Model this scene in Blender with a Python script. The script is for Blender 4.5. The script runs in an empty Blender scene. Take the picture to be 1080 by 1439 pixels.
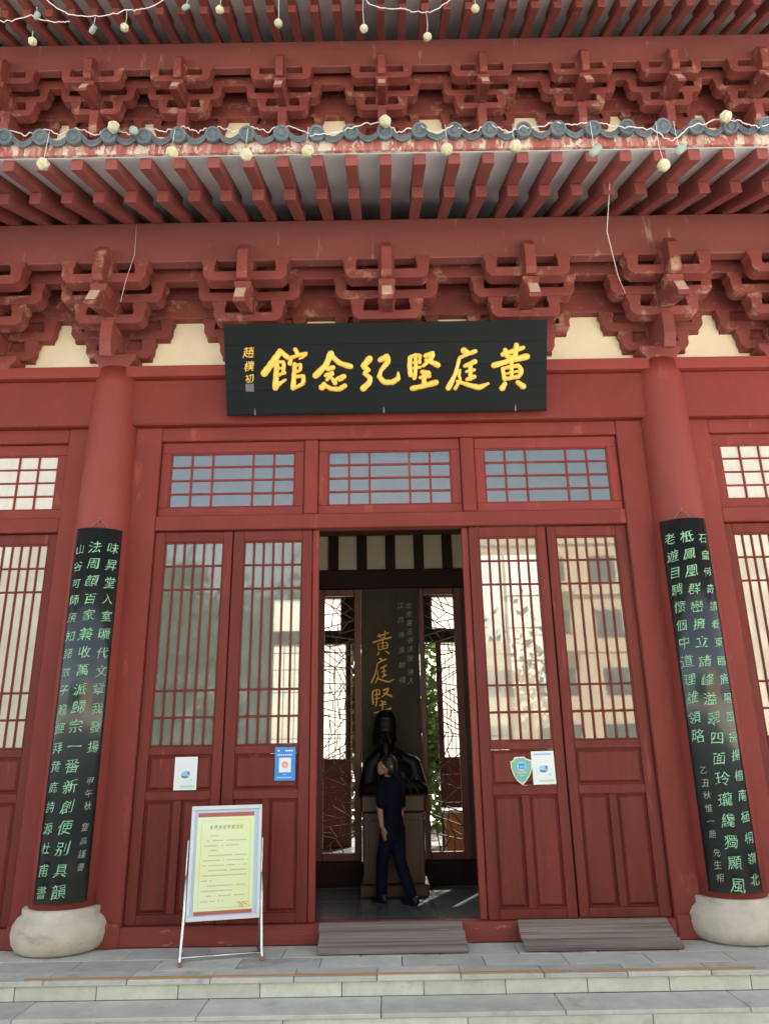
import bpy, bmesh, math, random
from mathutils import Vector, Matrix, Quaternion, noise
R = math.radians
random.seed(7)
scene = bpy.context.scene
C = scene.collection

# ------------------------------------------------------------------ camera
th, ro = R(17.9), R(-0.94)
F_ = Vector((0, math.cos(th), math.sin(th)))
R0 = Vector((1, 0, 0)); U0 = Vector((0, -math.sin(th), math.cos(th)))
Rv = R0*math.cos(ro) + U0*math.sin(ro); Uv = -R0*math.sin(ro) + U0*math.cos(ro)
cam_d = bpy.data.cameras.new('camera'); cam = bpy.data.objects.new('camera', cam_d); C.objects.link(cam)
cam.matrix_world = Matrix(((Rv.x, Uv.x, -F_.x, -0.06), (Rv.y, Uv.y, -F_.y, -7.2), (Rv.z, Uv.z, -F_.z, 1.57), (0, 0, 0, 1)))
cam_d.sensor_fit = 'VERTICAL'; cam_d.sensor_height = 36; cam_d.sensor_width = 27
cam_d.lens = 26.02; cam_d.clip_start = .05; cam_d.clip_end = 600
scene.camera = cam

# ------------------------------------------------------------------ sky, sun, exposure
SUN_EL, SUN_AZ = 41, 25          # the sun stands behind the hall, a little to the right
w = bpy.data.worlds.new('World'); scene.world = w; w.use_nodes = True
nt = w.node_tree; nt.nodes.clear()
sky = nt.nodes.new('ShaderNodeTexSky'); sky.sky_type = 'NISHITA'; sky.sun_disc = False
sky.sun_elevation = R(SUN_EL); sky.sun_rotation = R(SUN_AZ); sky.air_density = 1.3; sky.dust_density = 4.0; sky.ozone_density = 1.0
bg = nt.nodes.new('ShaderNodeBackground'); bg.inputs[1].default_value = .15
wo = nt.nodes.new('ShaderNodeOutputWorld')
hz = nt.nodes.new('ShaderNodeHueSaturation'); hz.inputs['Saturation'].default_value = .55   # a pale, hazy sky
nt.links.new(sky.outputs[0], hz.inputs['Color']); nt.links.new(hz.outputs[0], bg.inputs[0]); nt.links.new(bg.outputs[0], wo.inputs[0])
sl = bpy.data.lights.new('sun', 'SUN'); sl.energy = 5.0; sl.angle = R(.6); sl.color = (1, .94, .84)
so = bpy.data.objects.new('sun', sl); C.objects.link(so)
sd = Vector((math.sin(R(SUN_AZ))*math.cos(R(SUN_EL)), math.cos(R(SUN_AZ))*math.cos(R(SUN_EL)), math.sin(R(SUN_EL))))
so.rotation_euler = sd.to_track_quat('Z', 'Y').to_euler(); so.location = (8, 20, 20)
scene.view_settings.view_transform = 'Standard'; scene.view_settings.look = 'None'
scene.view_settings.exposure = 1.72; scene.view_settings.gamma = 1.0
scene.view_settings.use_curve_mapping = False
scene.view_settings.use_white_balance = True; scene.view_settings.white_balance_temperature = 6750
scene.render.engine = 'CYCLES'
scene.cycles.max_bounces = 8; scene.cycles.diffuse_bounces = 5; scene.cycles.transparent_max_bounces = 24

# ------------------------------------------------------------------ materials
def mat(name, c1, c2=None, scale=3., rough=.6, bump=.15, fine=60., stretch=(1, 1, 1), metal=0., chips=None,
        chip_scale=14., chip_at=.62, chip_stretch=(1, 1, 1), rvar=.12, rand=.0, trans=0., coat=0., spec=.5, streak=None):
    m = bpy.data.materials.new(name); m.use_nodes = True
    n = m.node_tree.nodes; L = m.node_tree.links; b = n['Principled BSDF']
    tc = n.new('ShaderNodeTexCoord'); oi = n.new('ShaderNodeObjectInfo')
    ml = n.new('ShaderNodeMath'); ml.operation = 'MULTIPLY'; ml.inputs[1].default_value = 41.
    L.new(oi.outputs['Random'], ml.inputs[0])
    ad = n.new('ShaderNodeVectorMath'); ad.operation = 'ADD'
    L.new(tc.outputs['Object'], ad.inputs[0]); L.new(ml.outputs[0], ad.inputs[1])
    def nz(sc, st=(1, 1, 1), det=5., ro=.6):
        mp = n.new('ShaderNodeMapping'); mp.inputs['Scale'].default_value = st; L.new(ad.outputs[0], mp.inputs[0])
        t = n.new('ShaderNodeTexNoise'); t.inputs['Scale'].default_value = sc; t.inputs['Detail'].default_value = det
        t.inputs['Roughness'].default_value = ro; L.new(mp.outputs[0], t.inputs['Vector']); return t
    if c2 is None: c2 = tuple(x*.72 for x in c1)
    t1 = nz(scale, stretch, 8, .65)
    cr = n.new('ShaderNodeValToRGB'); L.new(t1.outputs[0], cr.inputs[0])
    cr.color_ramp.elements[0].position = .3; cr.color_ramp.elements[0].color = (*c2, 1)
    cr.color_ramp.elements[1].position = .68; cr.color_ramp.elements[1].color = (*c1, 1)
    col = cr.outputs[0]
    if rand:
        hs = n.new('ShaderNodeHueSaturation'); mr = n.new('ShaderNodeMapRange')
        mr.inputs['To Min'].default_value = 1-rand; mr.inputs['To Max'].default_value = 1+rand
        L.new(oi.outputs['Random'], mr.inputs['Value']); L.new(mr.outputs[0], hs.inputs['Value'])
        L.new(col, hs.inputs['Color']); col = hs.outputs[0]
    if streak:
        ts = nz(streak[1], streak[2], 6, .7); rs = n.new('ShaderNodeValToRGB'); L.new(ts.outputs[0], rs.inputs[0])
        rs.color_ramp.elements[0].position = streak[3]; rs.color_ramp.elements[1].position = streak[3]+.12
        mx = n.new('ShaderNodeMix'); mx.data_type = 'RGBA'; L.new(rs.outputs[0], mx.inputs[0])
        L.new(col, mx.inputs[6]); mx.inputs[7].default_value = (*streak[0], 1); col = mx.outputs[2]
    if chips:
        t3 = nz(chip_scale, chip_stretch, 7, .7); r3 = n.new('ShaderNodeValToRGB'); L.new(t3.outputs[0], r3.inputs[0])
        r3.color_ramp.elements[0].position = chip_at; r3.color_ramp.elements[1].position = chip_at+.03
        mx = n.new('ShaderNodeMix'); mx.data_type = 'RGBA'; L.new(r3.outputs[0], mx.inputs[0])
        L.new(col, mx.inputs[6]); mx.inputs[7].default_value = (*chips, 1); col = mx.outputs[2]
    L.new(col, b.inputs['Base Color'])
    t2 = nz(fine, stretch, 4, .6)
    bp = n.new('ShaderNodeBump'); bp.inputs['Strength'].default_value = bump; bp.inputs['Distance'].default_value = .01
    am = n.new('ShaderNodeMath'); am.operation = 'ADD'; L.new(t2.outputs[0], am.inputs[0]); L.new(t1.outputs[0], am.inputs[1])
    L.new(am.outputs[0], bp.inputs['Height']); L.new(bp.outputs[0], b.inputs['Normal'])
    mr = n.new('ShaderNodeMapRange'); mr.inputs['To Min'].default_value = max(.02, rough-rvar); mr.inputs['To Max'].default_value = min(1, rough+rvar)
    L.new(t1.outputs[0], mr.inputs['Value']); L.new(mr.outputs[0], b.inputs['Roughness'])
    b.inputs['Metallic'].default_value = metal; b.inputs['Specular IOR Level'].default_value = spec
    if coat: b.inputs['Coat Weight'].default_value = coat; b.inputs['Coat Roughness'].default_value = .15
    if trans:
        tr = n.new('ShaderNodeBsdfTranslucent'); L.new(col, tr.inputs[0])
        ms = n.new('ShaderNodeMixShader'); ms.inputs[0].default_value = trans
        L.new(b.outputs[0], ms.inputs[1]); L.new(tr.outputs[0], ms.inputs[2]); L.new(ms.outputs[0], n['Material Output'].inputs[0])
    return m

def glass(name, gloss, rough, film, filmcol, film2=None, translucent=0., streak=(1, 1, .15)):
    """one sheet of window glass: a mirror part, a dusty or curtained part, the rest see-through"""
    m = bpy.data.materials.new(name); m.use_nodes = True
    n = m.node_tree.nodes; L = m.node_tree.links; n.clear()
    out = n.new('ShaderNodeOutputMaterial')
    tr = n.new('ShaderNodeBsdfTransparent'); tr.inputs[0].default_value = (.93, .96, .94, 1)
    gl = n.new('ShaderNodeBsdfGlossy'); gl.inputs['Roughness'].default_value = rough; gl.inputs[0].default_value = (.95, .97, 1, 1)
    tc = n.new('ShaderNodeTexCoord'); mp = n.new('ShaderNodeMapping'); mp.inputs['Scale'].default_value = streak
    L.new(tc.outputs['Object'], mp.inputs[0]); tn = n.new('ShaderNodeTexNoise'); tn.inputs['Scale'].default_value = 14
    tn.inputs['Detail'].default_value = 6; L.new(mp.outputs[0], tn.inputs[0])
    mc = n.new('ShaderNodeMix'); mc.data_type = 'RGBA'; L.new(tn.outputs[0], mc.inputs[0])
    mc.inputs[6].default_value = (*filmcol, 1); mc.inputs[7].default_value = (*(film2 or tuple(x*.75 for x in filmcol)), 1)
    df = n.new('ShaderNodeBsdfDiffuse'); L.new(mc.outputs[2], df.inputs[0])
    src = df
    if translucent:
        tl = n.new('ShaderNodeBsdfTranslucent'); L.new(mc.outputs[2], tl.inputs[0])
        m0 = n.new('ShaderNodeMixShader'); m0.inputs[0].default_value = translucent
        L.new(df.outputs[0], m0.inputs[1]); L.new(tl.outputs[0], m0.inputs[2]); src = m0
    m1 = n.new('ShaderNodeMixShader'); m1.inputs[0].default_value = film
    L.new(tr.outputs[0], m1.inputs[1]); L.new(src.outputs[0], m1.inputs[2])
    fr = n.new('ShaderNodeFresnel'); fr.inputs[0].default_value = 1.5
    a = n.new('ShaderNodeMath'); a.operation = 'ADD'; a.use_clamp = True; a.inputs[1].default_value = gloss; L.new(fr.outputs[0], a.inputs[0])
    bw = n.new('ShaderNodeTexNoise'); bw.inputs['Scale'].default_value = 2.2; bw.inputs['Detail'].default_value = 1; L.new(tc.outputs['Object'], bw.inputs[0])
    bp = n.new('ShaderNodeBump'); bp.inputs['Strength'].default_value = .12; bp.inputs['Distance'].default_value = .02
    L.new(bw.outputs[0], bp.inputs['Height']); L.new(bp.outputs[0], gl.inputs['Normal'])
    m2 = n.new('ShaderNodeMixShader'); L.new(a.outputs[0], m2.inputs[0]); L.new(m1.outputs[0], m2.inputs[1]); L.new(gl.outputs[0], m2.inputs[2])
    L.new(m2.outputs[0], out.inputs[0]); return m

CHIP = (.62, .52, .44)
RED = mat('red paint', (.232, .041, .033), (.180, .031, .026), 2.2, .55, .2, 90, (1, 1, .5), rvar=.1, rand=.09, spec=.22, streak=((.33, .075, .058), 3.5, (1, 1, .35), .60), chips=(.42, .22, .17), chip_scale=13, chip_at=.775)
REDD = mat('door red paint', (.178, .030, .024), (.115, .020, .017), 3, .5, .4, 60, (3, 3, .22), rand=.09, spec=.22, streak=((.29, .06, .048), 5, (2, 2, .2), .62), chips=(.36, .16, .12), chip_scale=11, chip_at=.765)
REDC = mat('column red paint', (.262, .049, .040), (.200, .036, .031), 1.3, .48, .16, 70, (1, 1, .35), rvar=.1, spec=.3, streak=((.35, .085, .066), 2.5, (1, 1, .3), .60), chips=(.42, .24, .19), chip_scale=12, chip_at=.78)
REDB = mat('bracket red paint', (.262, .064, .055), (.175, .044, .040), 2.8, .62, .2, 70, rand=.10, streak=((.42, .24, .17), 4., (1, 1, 1), .56), spec=.3)  # base red greyed: haze over the upper eaves put into the colour
REDL = mat('chipped red ledge', (.27, .048, .038), (.22, .038, .030), 1.5, .55, .15, 80, chips=CHIP, chip_scale=5.5, chip_at=.70, chip_stretch=(.7, 1, 2.5), spec=.3)
REDP = mat('purlin red paint', (.245, .072, .066), (.18, .055, .052), 1.2, .6, .2, 60, (.5, 1, 1), streak=((.42, .27, .22), 9., (1, 1, .12), .61), spec=.3)  # base red dulled to carry painted-in haze; streaks are wear
REDW = mat('worn sill paint', (.25, .048, .038), (.18, .038, .032), 5, .7, .4, 50, (.3, 1, 1.5), chips=(.36, .17, .14), chip_scale=9, chip_at=.64, chip_stretch=(.3, 1, 1), spec=.3)
PEEL = mat('peeling fascia paint', (.38, .11, .09), (.27, .07, .06), 4, .75, .4, 60, (1, 1, .5), chips=(.56, .48, .40), chip_scale=9, chip_at=.52, chip_stretch=(1, 1, .35),
           streak=((.46, .30, .25), 12., (1, 1, .2), .48))
TIPR = mat('rafter red paint', (.28, .078, .070), (.20, .056, .052), 2, .65, .2, 60, rand=.08, chips=(.66, .56, .5), chip_scale=9, chip_at=.69, spec=.3)  # base red greyed to imitate the veil of haze; chips are wear
SOFF = mat('grey soffit board', (.74, .84, .84), (.66, .75, .74), 1.5, .85, .2, 40, (1, .3, 1))
CREAM = mat('cream plaster', (.86, .77, .56), (.76, .68, .49), 2.5, .9, .1, 50, rvar=.02)
STONE = mat('pale stone', (.62, .57, .47), (.46, .42, .35), 5, .8, .3, 110, chips=(.2, .19, .16), chip_scale=7, chip_at=.72, chip_stretch=(1, 1, .22), streak=((.38, .33, .26), 3., (1, 1, 2.2), .57))
SLAB = mat('grey granite slab', (.57, .575, .505), (.43, .435, .385), 5, .75, .3, 220, rand=.13, streak=((.31, .305, .265), 1.8, (1, 1, 1), .58), chips=(.30, .24, .16), chip_scale=4.5, chip_at=.70)
RISER = mat('granite riser slab', (.68, .68, .57), (.50, .515, .44), 7, .75, .3, 200, rand=.11, streak=((.46, .42, .33), 2.2, (1, 1, 2), .57), chips=(.36, .29, .19), chip_scale=5, chip_at=.69, chip_stretch=(1, 1, .5))
JOINT = mat('dark joint mortar', (.10, .10, .09), (.07, .07, .065), 8, .9)
YEL = mat('worn orange paint line', (.62, .30, .09), (.5, .30, .14), 9, .7, .2, 80, (.2, 1, 1), chips=(.42, .40, .35), chip_scale=5, chip_at=.6, chip_stretch=(.4, 1, 1))
WOOD = mat('weathered plank wood', (.33, .275, .235), (.17, .135, .115), 6, .8, .9, 40, (.09, 4, 4), rand=.16, streak=((.10, .078, .066), 6, (.12, 7, 7), .53), chips=(.05, .038, .032), chip_scale=6, chip_at=.66, chip_stretch=(.7, 1.6, 1.6))
TILE = mat('blue grey clay tile', (.12, .155, .175), (.07, .09, .105), 12, .6, .4, 60, rand=.15, streak=((.22, .23, .22), 8., (1, 1, 1), .62))
LACQ = mat('black lacquer board', (.009, .013, .014), (.006, .009, .010), 3, .5, .12, 40, (.2, 1, 1), rvar=.1, spec=.12, streak=((.06, .075, .072), 5., (.10, 1, 9), .67))
COUP = mat('black couplet lacquer', (.014, .022, .022), (.010, .015, .016), 3, .24, .15, 30, (1, 1, .15), rvar=.08, rand=.1, coat=.5)
GOLD = mat('gold paint', (.95, .62, .13), (.88, .48, .08), 6, .42, .25, 50, metal=.15)
GREEN = mat('green lettering paint', (.28, .56, .35), (.17, .37, .22), 25, .6, .1)
PALEG = mat('pale small lettering', (.34, .40, .30), (.20, .26, .19), 20, .6, .1)
DARKW = mat('dark brown wood', (.030, .012, .009), (.018, .008, .006), 3, .6, .2, 40, (2, 2, .2), spec=.2)
BROWNW = mat('brown pedestal wood', (.078, .034, .012), (.042, .019, .007), 4, .45, .3, 40, (2, 2, .15))
SCREENR = mat('dark red screen frame', (.17, .035, .02), (.10, .02, .014), 3, .4, .2, 40, (2, 2, .2))
BRONZE = mat('dark bronze', (.014, .012, .011), (.008, .007, .007), 6, .5, .3, 60, metal=.6)
TABLET = mat('dark inscribed stone', (.07, .056, .032), (.030, .025, .016), 2.5, .6, .2, 40, (1, 1, .25), spec=.2)
FLOORT = mat('dark glossy floor tile', (.13, .14, .14), (.09, .10, .10), 3, .12, .03, 60, rand=.12, rvar=.05)
PAPERW = mat('translucent window paper', (.9, .88, .82), (.84, .82, .76), 3, .9, .05, trans=.7)
STEEL = mat('stainless tube', (.72, .72, .70), (.60, .60, .58), 10, .25, .1, 60, metal=1.)
WFRAME = mat('scuffed white frame', (.66, .70, .72), (.56, .62, .66), 4, .4, .1, 60, chips=(.30, .18, .15), chip_scale=30, chip_at=.74)
BLUEW = mat('pale blue board', (.46, .62, .74), (.40, .56, .70), 3, .4, .05)
POST = mat('yellow green poster', (.72, .76, .36), (.68, .82, .56), 2.2, .45, .05)
POSTR = mat('poster red band', (.42, .11, .08), (.36, .09, .07), 3, .5, .05)
INK = mat('brown ink', (.30, .16, .10), (.22, .13, .09), 20, .7, 0)
INKF = mat('faint ink', (.42, .46, .24), (.34, .40, .20), 30, .7, 0)
WHITE = mat('white paper', (.78, .80, .80), (.70, .76, .78), 5, .6, .05)
BLUE = mat('bright blue plastic', (.02, .22, .62), (.015, .30, .66), 3, .35, .02)
LBLUE = mat('light blue print', (.32, .62, .85), (.26, .5, .8), 9, .5, 0)
DBLUE = mat('navy print', (.08, .14, .32), (.16, .26, .5), 14, .5, 0)
LGREEN = mat('light green print', (.36, .72, .40), (.4, .7, .42), 9, .5, 0)
TEAL = mat('teal enamel', (.10, .42, .36), (.13, .50, .34), 7, .35, .02)
PINK = mat('pale pink print', (.75, .38, .36), (.7, .3, .32), 9, .5, 0)
WIRE = mat('white wire', (.72, .70, .66), (.6, .58, .55), 6, .5)
ROSE = mat('pale yellow plastic petals', (.74, .72, .50), (.58, .58, .38), 16, .5, .2, trans=.25, rand=.1)
DUST = mat('pale worn paint', (.60, .46, .33), (.40, .22, .16), 9, .8, .2)
CLEARP = mat('greenish clear cup', (.45, .55, .48), (.36, .48, .42), 12, .25, .05, trans=.3)
NAVY = mat('navy cloth', (.007, .008, .018), (.004, .005, .012), 6, .9, .3, 200, spec=.1)
TROUS = mat('navy trouser cloth', (.010, .012, .026), (.006, .007, .016), 6, .9, .3, 200, spec=.1)
SKIN = mat('skin', (.40, .21, .14), (.34, .17, .11), 5, .5, .05)
HAIR = mat('black hair', (.012, .010, .010), (.006, .005, .005), 30, .5, .4, 120)
SHOE = mat('black shoe', (.01, .01, .011), (.006, .006, .006), 8, .5)
ORANGE = mat('orange wood box', (.48, .19, .045), (.36, .13, .03), 3, .5, .1, 40, (2, 2, .3))
LEAF = mat('green leaves', (.10, .17, .03), (.045, .09, .018), 6, .6, .1, trans=.35)
DLEAF = mat('dark green leaves', (.06, .10, .035), (.03, .055, .02), .6, .6, .1, trans=.15)
BARK = mat('tree bark', (.10, .075, .055), None, 6, .9, .6)
BEIGE = mat('beige render wall', (.52, .42, .29), (.46, .37, .26), .5, .9, .1)
DGLASS = mat('dark window glass', (.05, .06, .07), (.03, .04, .05), .6, .15, 0)
GROUND = mat('courtyard paving', (.60, .58, .53), (.50, .49, .45), 1.2, .85, .2, 60)
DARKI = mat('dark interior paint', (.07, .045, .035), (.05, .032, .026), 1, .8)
ROOFM = mat('roof tile field', (.10, .12, .13), (.07, .08, .09), 3, .7)
G_SKY = glass('transom glass', .05, .02, .10, (.25, .30, .32))
G_TREE = glass('dusty door glass', .06, .03, .60, (.34, .35, .30), (.13, .15, .12), streak=(1.5, 1, .5))
G_CLR = glass('sheer curtained door glass', .03, .03, .34, (.62, .64, .58), (.40, .43, .40), .3)
G_BEI = glass('reflecting door glass', .07, .012, .45, (.46, .43, .34), (.30, .29, .25), .3, streak=(1, 1, .3))
G_CLR2 = glass('curtained right door glass', .05, .02, .62, (.60, .58, .48), (.36, .35, .30), .3, streak=(1, 1, .25))
G_CREAM = glass('curtained side glass', .05, .04, .97, (.72, .66, .55), (.50, .47, .40), streak=(1, 1, .3))

# ------------------------------------------------------------------ mesh helpers
OFF = {}
MC = {}
def empty(name, loc=(0, 0, 0), rot=(0, 0, 0), label=None, cat=None, group=None, kind=None):
    o = bpy.data.objects.new(name, None); C.objects.link(o); o.location = loc; o.rotation_euler = rot
    OFF[o] = Vector(loc) if tuple(rot) == (0, 0, 0) else Vector((0, 0, 0))
    tag(o, label, cat, group, kind); return o
def tag(o, label=None, cat=None, group=None, kind=None):
    if label: o['label'] = label
    if cat: o['category'] = cat
    if group: o['group'] = group
    if kind: o['kind'] = kind
    return o
def link(name, me, par=None, loc=(0, 0, 0), rot=(0, 0, 0)):
    """loc is a place in the world, or in the parent's own axes where the parent is turned"""
    o = bpy.data.objects.new(name, me); C.objects.link(o); loc = Vector(loc)
    if par is not None:
        o.parent = par; o.location = loc - OFF[par]
    else: o.location = loc
    o.rotation_euler = rot
    OFF[o] = loc if tuple(rot) == (0, 0, 0) else Vector((0, 0, 0))
    return o
def fin(bm, name, m, smooth=False):
    me = bpy.data.meshes.new(name); bmesh.ops.recalc_face_normals(bm, faces=bm.faces[:]); bm.to_mesh(me); bm.free()
    for x in (m if isinstance(m, (list, tuple)) else [m]): me.materials.append(x)
    if smooth:
        for p in me.polygons: p.use_smooth = True
    return me
def addbox(bm, x0, x1, y0, y1, z0, z1, mi=0):
    vs = [bm.verts.new((x, y, z)) for x in (x0, x1) for y in (y0, y1) for z in (z0, z1)]
    for f in ((0, 1, 3, 2), (4, 6, 7, 5), (0, 4, 5, 1), (2, 3, 7, 6), (0, 2, 6, 4), (1, 5, 7, 3)):
        fc = bm.faces.new([vs[i] for i in f]); fc.material_index = mi
def bevel(bm, b):
    if b > 0: bmesh.ops.bevel(bm, geom=bm.edges[:], offset=b, segments=1, affect='EDGES')
def box_me(name, dx, dy, dz, m, b):
    k = ('b', round(dx, 4), round(dy, 4), round(dz, 4), m.name, b)
    if k not in MC:
        bm = bmesh.new(); addbox(bm, -dx/2, dx/2, -dy/2, dy/2, -dz/2, dz/2); bevel(bm, min(b, dx*.3, dy*.3, dz*.3)); MC[k] = fin(bm, name, m)
    return MC[k]
def bx(name, x0, x1, y0, y1, z0, z1, m, par=None, b=.004, rot=(0, 0, 0)):
    return link(name, box_me(name, abs(x1-x0), abs(y1-y0), abs(z1-z0), m, b), par, ((x0+x1)/2, (y0+y1)/2, (z0+z1)/2), rot)
def boxes(name, L, m, par=None, b=.004, loc=(0, 0, 0), key=None):
    if key and key in MC: return link(name, MC[key], par, loc)
    bm = bmesh.new()
    for q in L: addbox(bm, *q)
    bevel(bm, b); me = fin(bm, name, m)
    if key: MC[key] = me
    return link(name, me, par, loc)
def prism_me(name, pts, a0, a1, ax, m, b=.004, key=None):
    """pts outline in XZ (ax='y') or YZ (ax='x'), pushed from a0 to a1"""
    if key and key in MC: return MC[key]
    bm = bmesh.new(); n = len(pts)
    f = (lambda p, a: (p[0], a, p[1])) if ax == 'y' else (lambda p, a: (a, p[0], p[1]))
    A = [bm.verts.new(f(p, a0)) for p in pts]; B = [bm.verts.new(f(p, a1)) for p in pts]
    bm.faces.new(A); bm.faces.new(B[::-1])
    for i in range(n): bm.faces.new((A[i], B[i], B[(i+1) % n], A[(i+1) % n]))
    bmesh.ops.recalc_face_normals(bm, faces=bm.faces[:])
    if b: bmesh.ops.bevel(bm, geom=bm.edges[:], offset=b, segments=1, affect='EDGES')
    me = fin(bm, name, m)
    if key: MC[key] = me
    return me
def lathe_me(name, prof, m, seg=48, key=None):
    if key and key in MC: return MC[key]
    bm = bmesh.new(); rings = []
    for r, z in prof: rings.append([bm.verts.new((r*math.cos(2*math.pi*i/seg), r*math.sin(2*math.pi*i/seg), z)) for i in range(seg)])
    for a, c in zip(rings, rings[1:]):
        for i in range(seg): bm.faces.new((a[i], a[(i+1) % seg], c[(i+1) % seg], c[i]))
    bm.faces.new(rings[0][::-1]); bm.faces.new(rings[-1])
    me = fin(bm, name, m, True)
    if key: MC[key] = me
    return me
def tube_bm(bm, pts, r, seg=6, mi=0):
    pts = [Vector(p) for p in pts]; rings = []
    for i, p in enumerate(pts):
        d = (pts[min(i+1, len(pts)-1)] - pts[max(i-1, 0)]).normalized()
        a = d.cross(Vector((0, 0, 1)));
        if a.length < .1: a = d.cross(Vector((0, 1, 0)))
        a.normalize(); c = d.cross(a); rr = r[i] if isinstance(r, (list, tuple)) else r
        rings.append([bm.verts.new(p + (a*math.cos(2*math.pi*k/seg) + c*math.sin(2*math.pi*k/seg))*rr) for k in range(seg)])
    for A, B in zip(rings, rings[1:]):
        for k in range(seg): f = bm.faces.new((A[k], A[(k+1) % seg], B[(k+1) % seg], B[k])); f.smooth = True; f.material_index = mi
    bm.faces.new(rings[0]); bm.faces.new(rings[-1][::-1])
def tube(name, pts, r, m, par=None, seg=6):
    c = Vector(pts[0]); bm = bmesh.new(); tube_bm(bm, [Vector(p)-c for p in pts], r, seg); return link(name, fin(bm, name, m), par, c)

# glyphs
GL = {}
def glyph(ch):
    if ch not in GL:
        cu = bpy.data.curves.new('glyph', 'FONT'); cu.body = ch; cu.resolution_u = 3
        o = bpy.data.objects.new('glyph', cu); C.objects.link(o)
        me = bpy.data.meshes.new_from_object(o.evaluated_get(bpy.context.evaluated_depsgraph_get()))
        vs = [v.co.copy() for v in me.vertices]; fs = [tuple(p.vertices) for p in me.polygons]
        bpy.data.objects.remove(o); bpy.data.curves.remove(cu); bpy.data.meshes.remove(me)
        xs = [v.x for v in vs] or [0]; ys = [v.y for v in vs] or [0]
        cx, cy = .5, .38
        # outline normals, so that level strokes can be thinned and upright ones thickened as a brush does
        cnt = {}
        for f in fs:
            for i in range(len(f)): cnt[frozenset((f[i], f[i-1]))] = cnt.get(frozenset((f[i], f[i-1])), 0)+1
        nr = [Vector((0, 0)) for _ in vs]
        for f in fs:
            sg_ = sum(vs[f[i-1]].x*vs[f[i]].y-vs[f[i]].x*vs[f[i-1]].y for i in range(len(f)))
            for i in range(len(f)):
                if cnt[frozenset((f[i], f[i-1]))] == 1:
                    d = vs[f[i]]-vs[f[i-1]]
                    if d.length < 1e-6: continue
                    n_ = Vector((d.y, -d.x)).normalized()*(1 if sg_ > 0 else -1)
                    for j in (f[i], f[i-1]): nr[j] += n_
        P_ = []
        for v, n_ in zip(vs, nr):
            if n_.length > 1e-6: n_ = n_.normalized()
            k = .010*abs(n_.x) - .015*abs(n_.y) + .007*math.sin(v.x*17+v.y*11+ord(ch)) + .005*math.sin(v.x*31-v.y*23)
            P_.append((v.x-cx+n_.x*k, v.y-cy+n_.y*k))
        GL[ch] = (P_, fs)
    return GL[ch]
def put_glyph(bm, ch, fmap, cx, cy, size, wx=1., brush=True, rs=None):
    """add one flat character centred at (cx, cy); fmap turns (u, v) into a point"""
    vs, fs = glyph(ch); rs = rs or random
    if ch == '一':
        vs, fs = [], []
        for i in range(13):
            t = i/12; x = -.44+.88*t; c_ = .05*math.sin(3*t)-.01; h = .030+.022*abs(2*t-1)**2; vs += [(x, c_-h), (x, c_+h)]
            if i: fs.append((2*i-2, 2*i, 2*i+1, 2*i-1))
    if brush:
        a = rs.uniform(-.05, .05); sh = rs.uniform(.06, .16); sl_ = rs.uniform(.05, .13); ph = rs.uniform(0, 9)
    else: a = sh = sl_ = ph = 0
    V = []
    for x, y in vs:
        if brush:
            x += .022*math.sin(7*y+ph) + .016*math.sin(23*x+ph) + .010*math.sin(41*y+3*ph); y += .026*math.sin(6*x+ph*2) + .014*math.sin(19*y+ph) + .010*math.sin(37*x+2*ph)
            x2, y2 = x + sh*y, y + sl_*x
            x, y = x2*math.cos(a)-y2*math.sin(a), x2*math.sin(a)+y2*math.cos(a)
        V.append(bm.verts.new(fmap(cx + x*size*wx, cy + y*size)))
    for f in fs:
        try: bm.faces.new([V[i] for i in f])
        except ValueError: pass

# brush strokes: a domed ribbon with round ends; coordinates are (x right, y down, width)
def stroke_bm(bm, pts, f, wmul=1., high=.012, lift=0.):
    P = [Vector((p[0], p[1])) for p in pts]; W = [p[2]*.5*wmul for p in pts]
    # smooth subdivision
    Q, V = [], []
    for i in range(len(P)-1):
        p0 = P[max(i-1, 0)]; p1 = P[i]; p2 = P[i+1]; p3 = P[min(i+2, len(P)-1)]
        for k in range(5):
            t = k/5; a = .5
            q = .5*((2*p1) + (p2-p0)*t*a*2*.6 + (2*p0-5*p1+4*p2-p3)*t*t*.0 + 2*(p2-p1)*t*(1-.6) )
            Q.append(p1.lerp(p2, t)*.75 + (((1-t)**2)*((p1*2+p0+p2)/4) + 2*t*(1-t)*((p1+p2)/2) + t*t*((p2*2+p1+p3)/4))*.25)
            V.append(W[i]*(1-t)+W[i+1]*t)
    Q.append(P[-1]); V.append(W[-1])
    n = len(Q); L_, M_, R_ = [], [], []
    T = [(Q[min(i+1, n-1)]-Q[max(i-1, 0)]).normalized() for i in range(n)]
    caps = []
    seq = []
    for i in range(n):
        d = T[i]; nrm = Vector((-d.y, d.x)); wv = V[i]*(1+.06*math.sin(i*1.7))
        seq.append((Q[i], nrm, wv))
    # rounded ends by short extra stations
    s0, s1 = seq[0], seq[-1]
    pre = [(s0[0]-T[0]*s0[2]*math.sin(a), s0[1], s0[2]*math.cos(a)) for a in (1.45, 1.0, .5)]
    post = [(s1[0]+T[-1]*s1[2]*math.sin(a), s1[1], s1[2]*math.cos(a)) for a in (.5, 1.0, 1.45)]
    rows = []
    for q, nr, wv in pre + seq + post:
        hh = lift + high*min(1, wv/(max(W)+1e-6))
        r = []
        for s, h in ((-1, 0), (-.8, .6), (-.3, 1), (.3, 1), (.8, .6), (1, 0)):
            p = q + nr*wv*s; r.append(bm.verts.new(f(p.x, p.y, h*hh if h else 0)))
        rows.append(r)
    for a, c in zip(rows, rows[1:]):
        for k in range(5):
            try: fc = bm.faces.new((a[k], a[k+1], c[k+1], c[k])); fc.smooth = True
            except ValueError: pass

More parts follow.
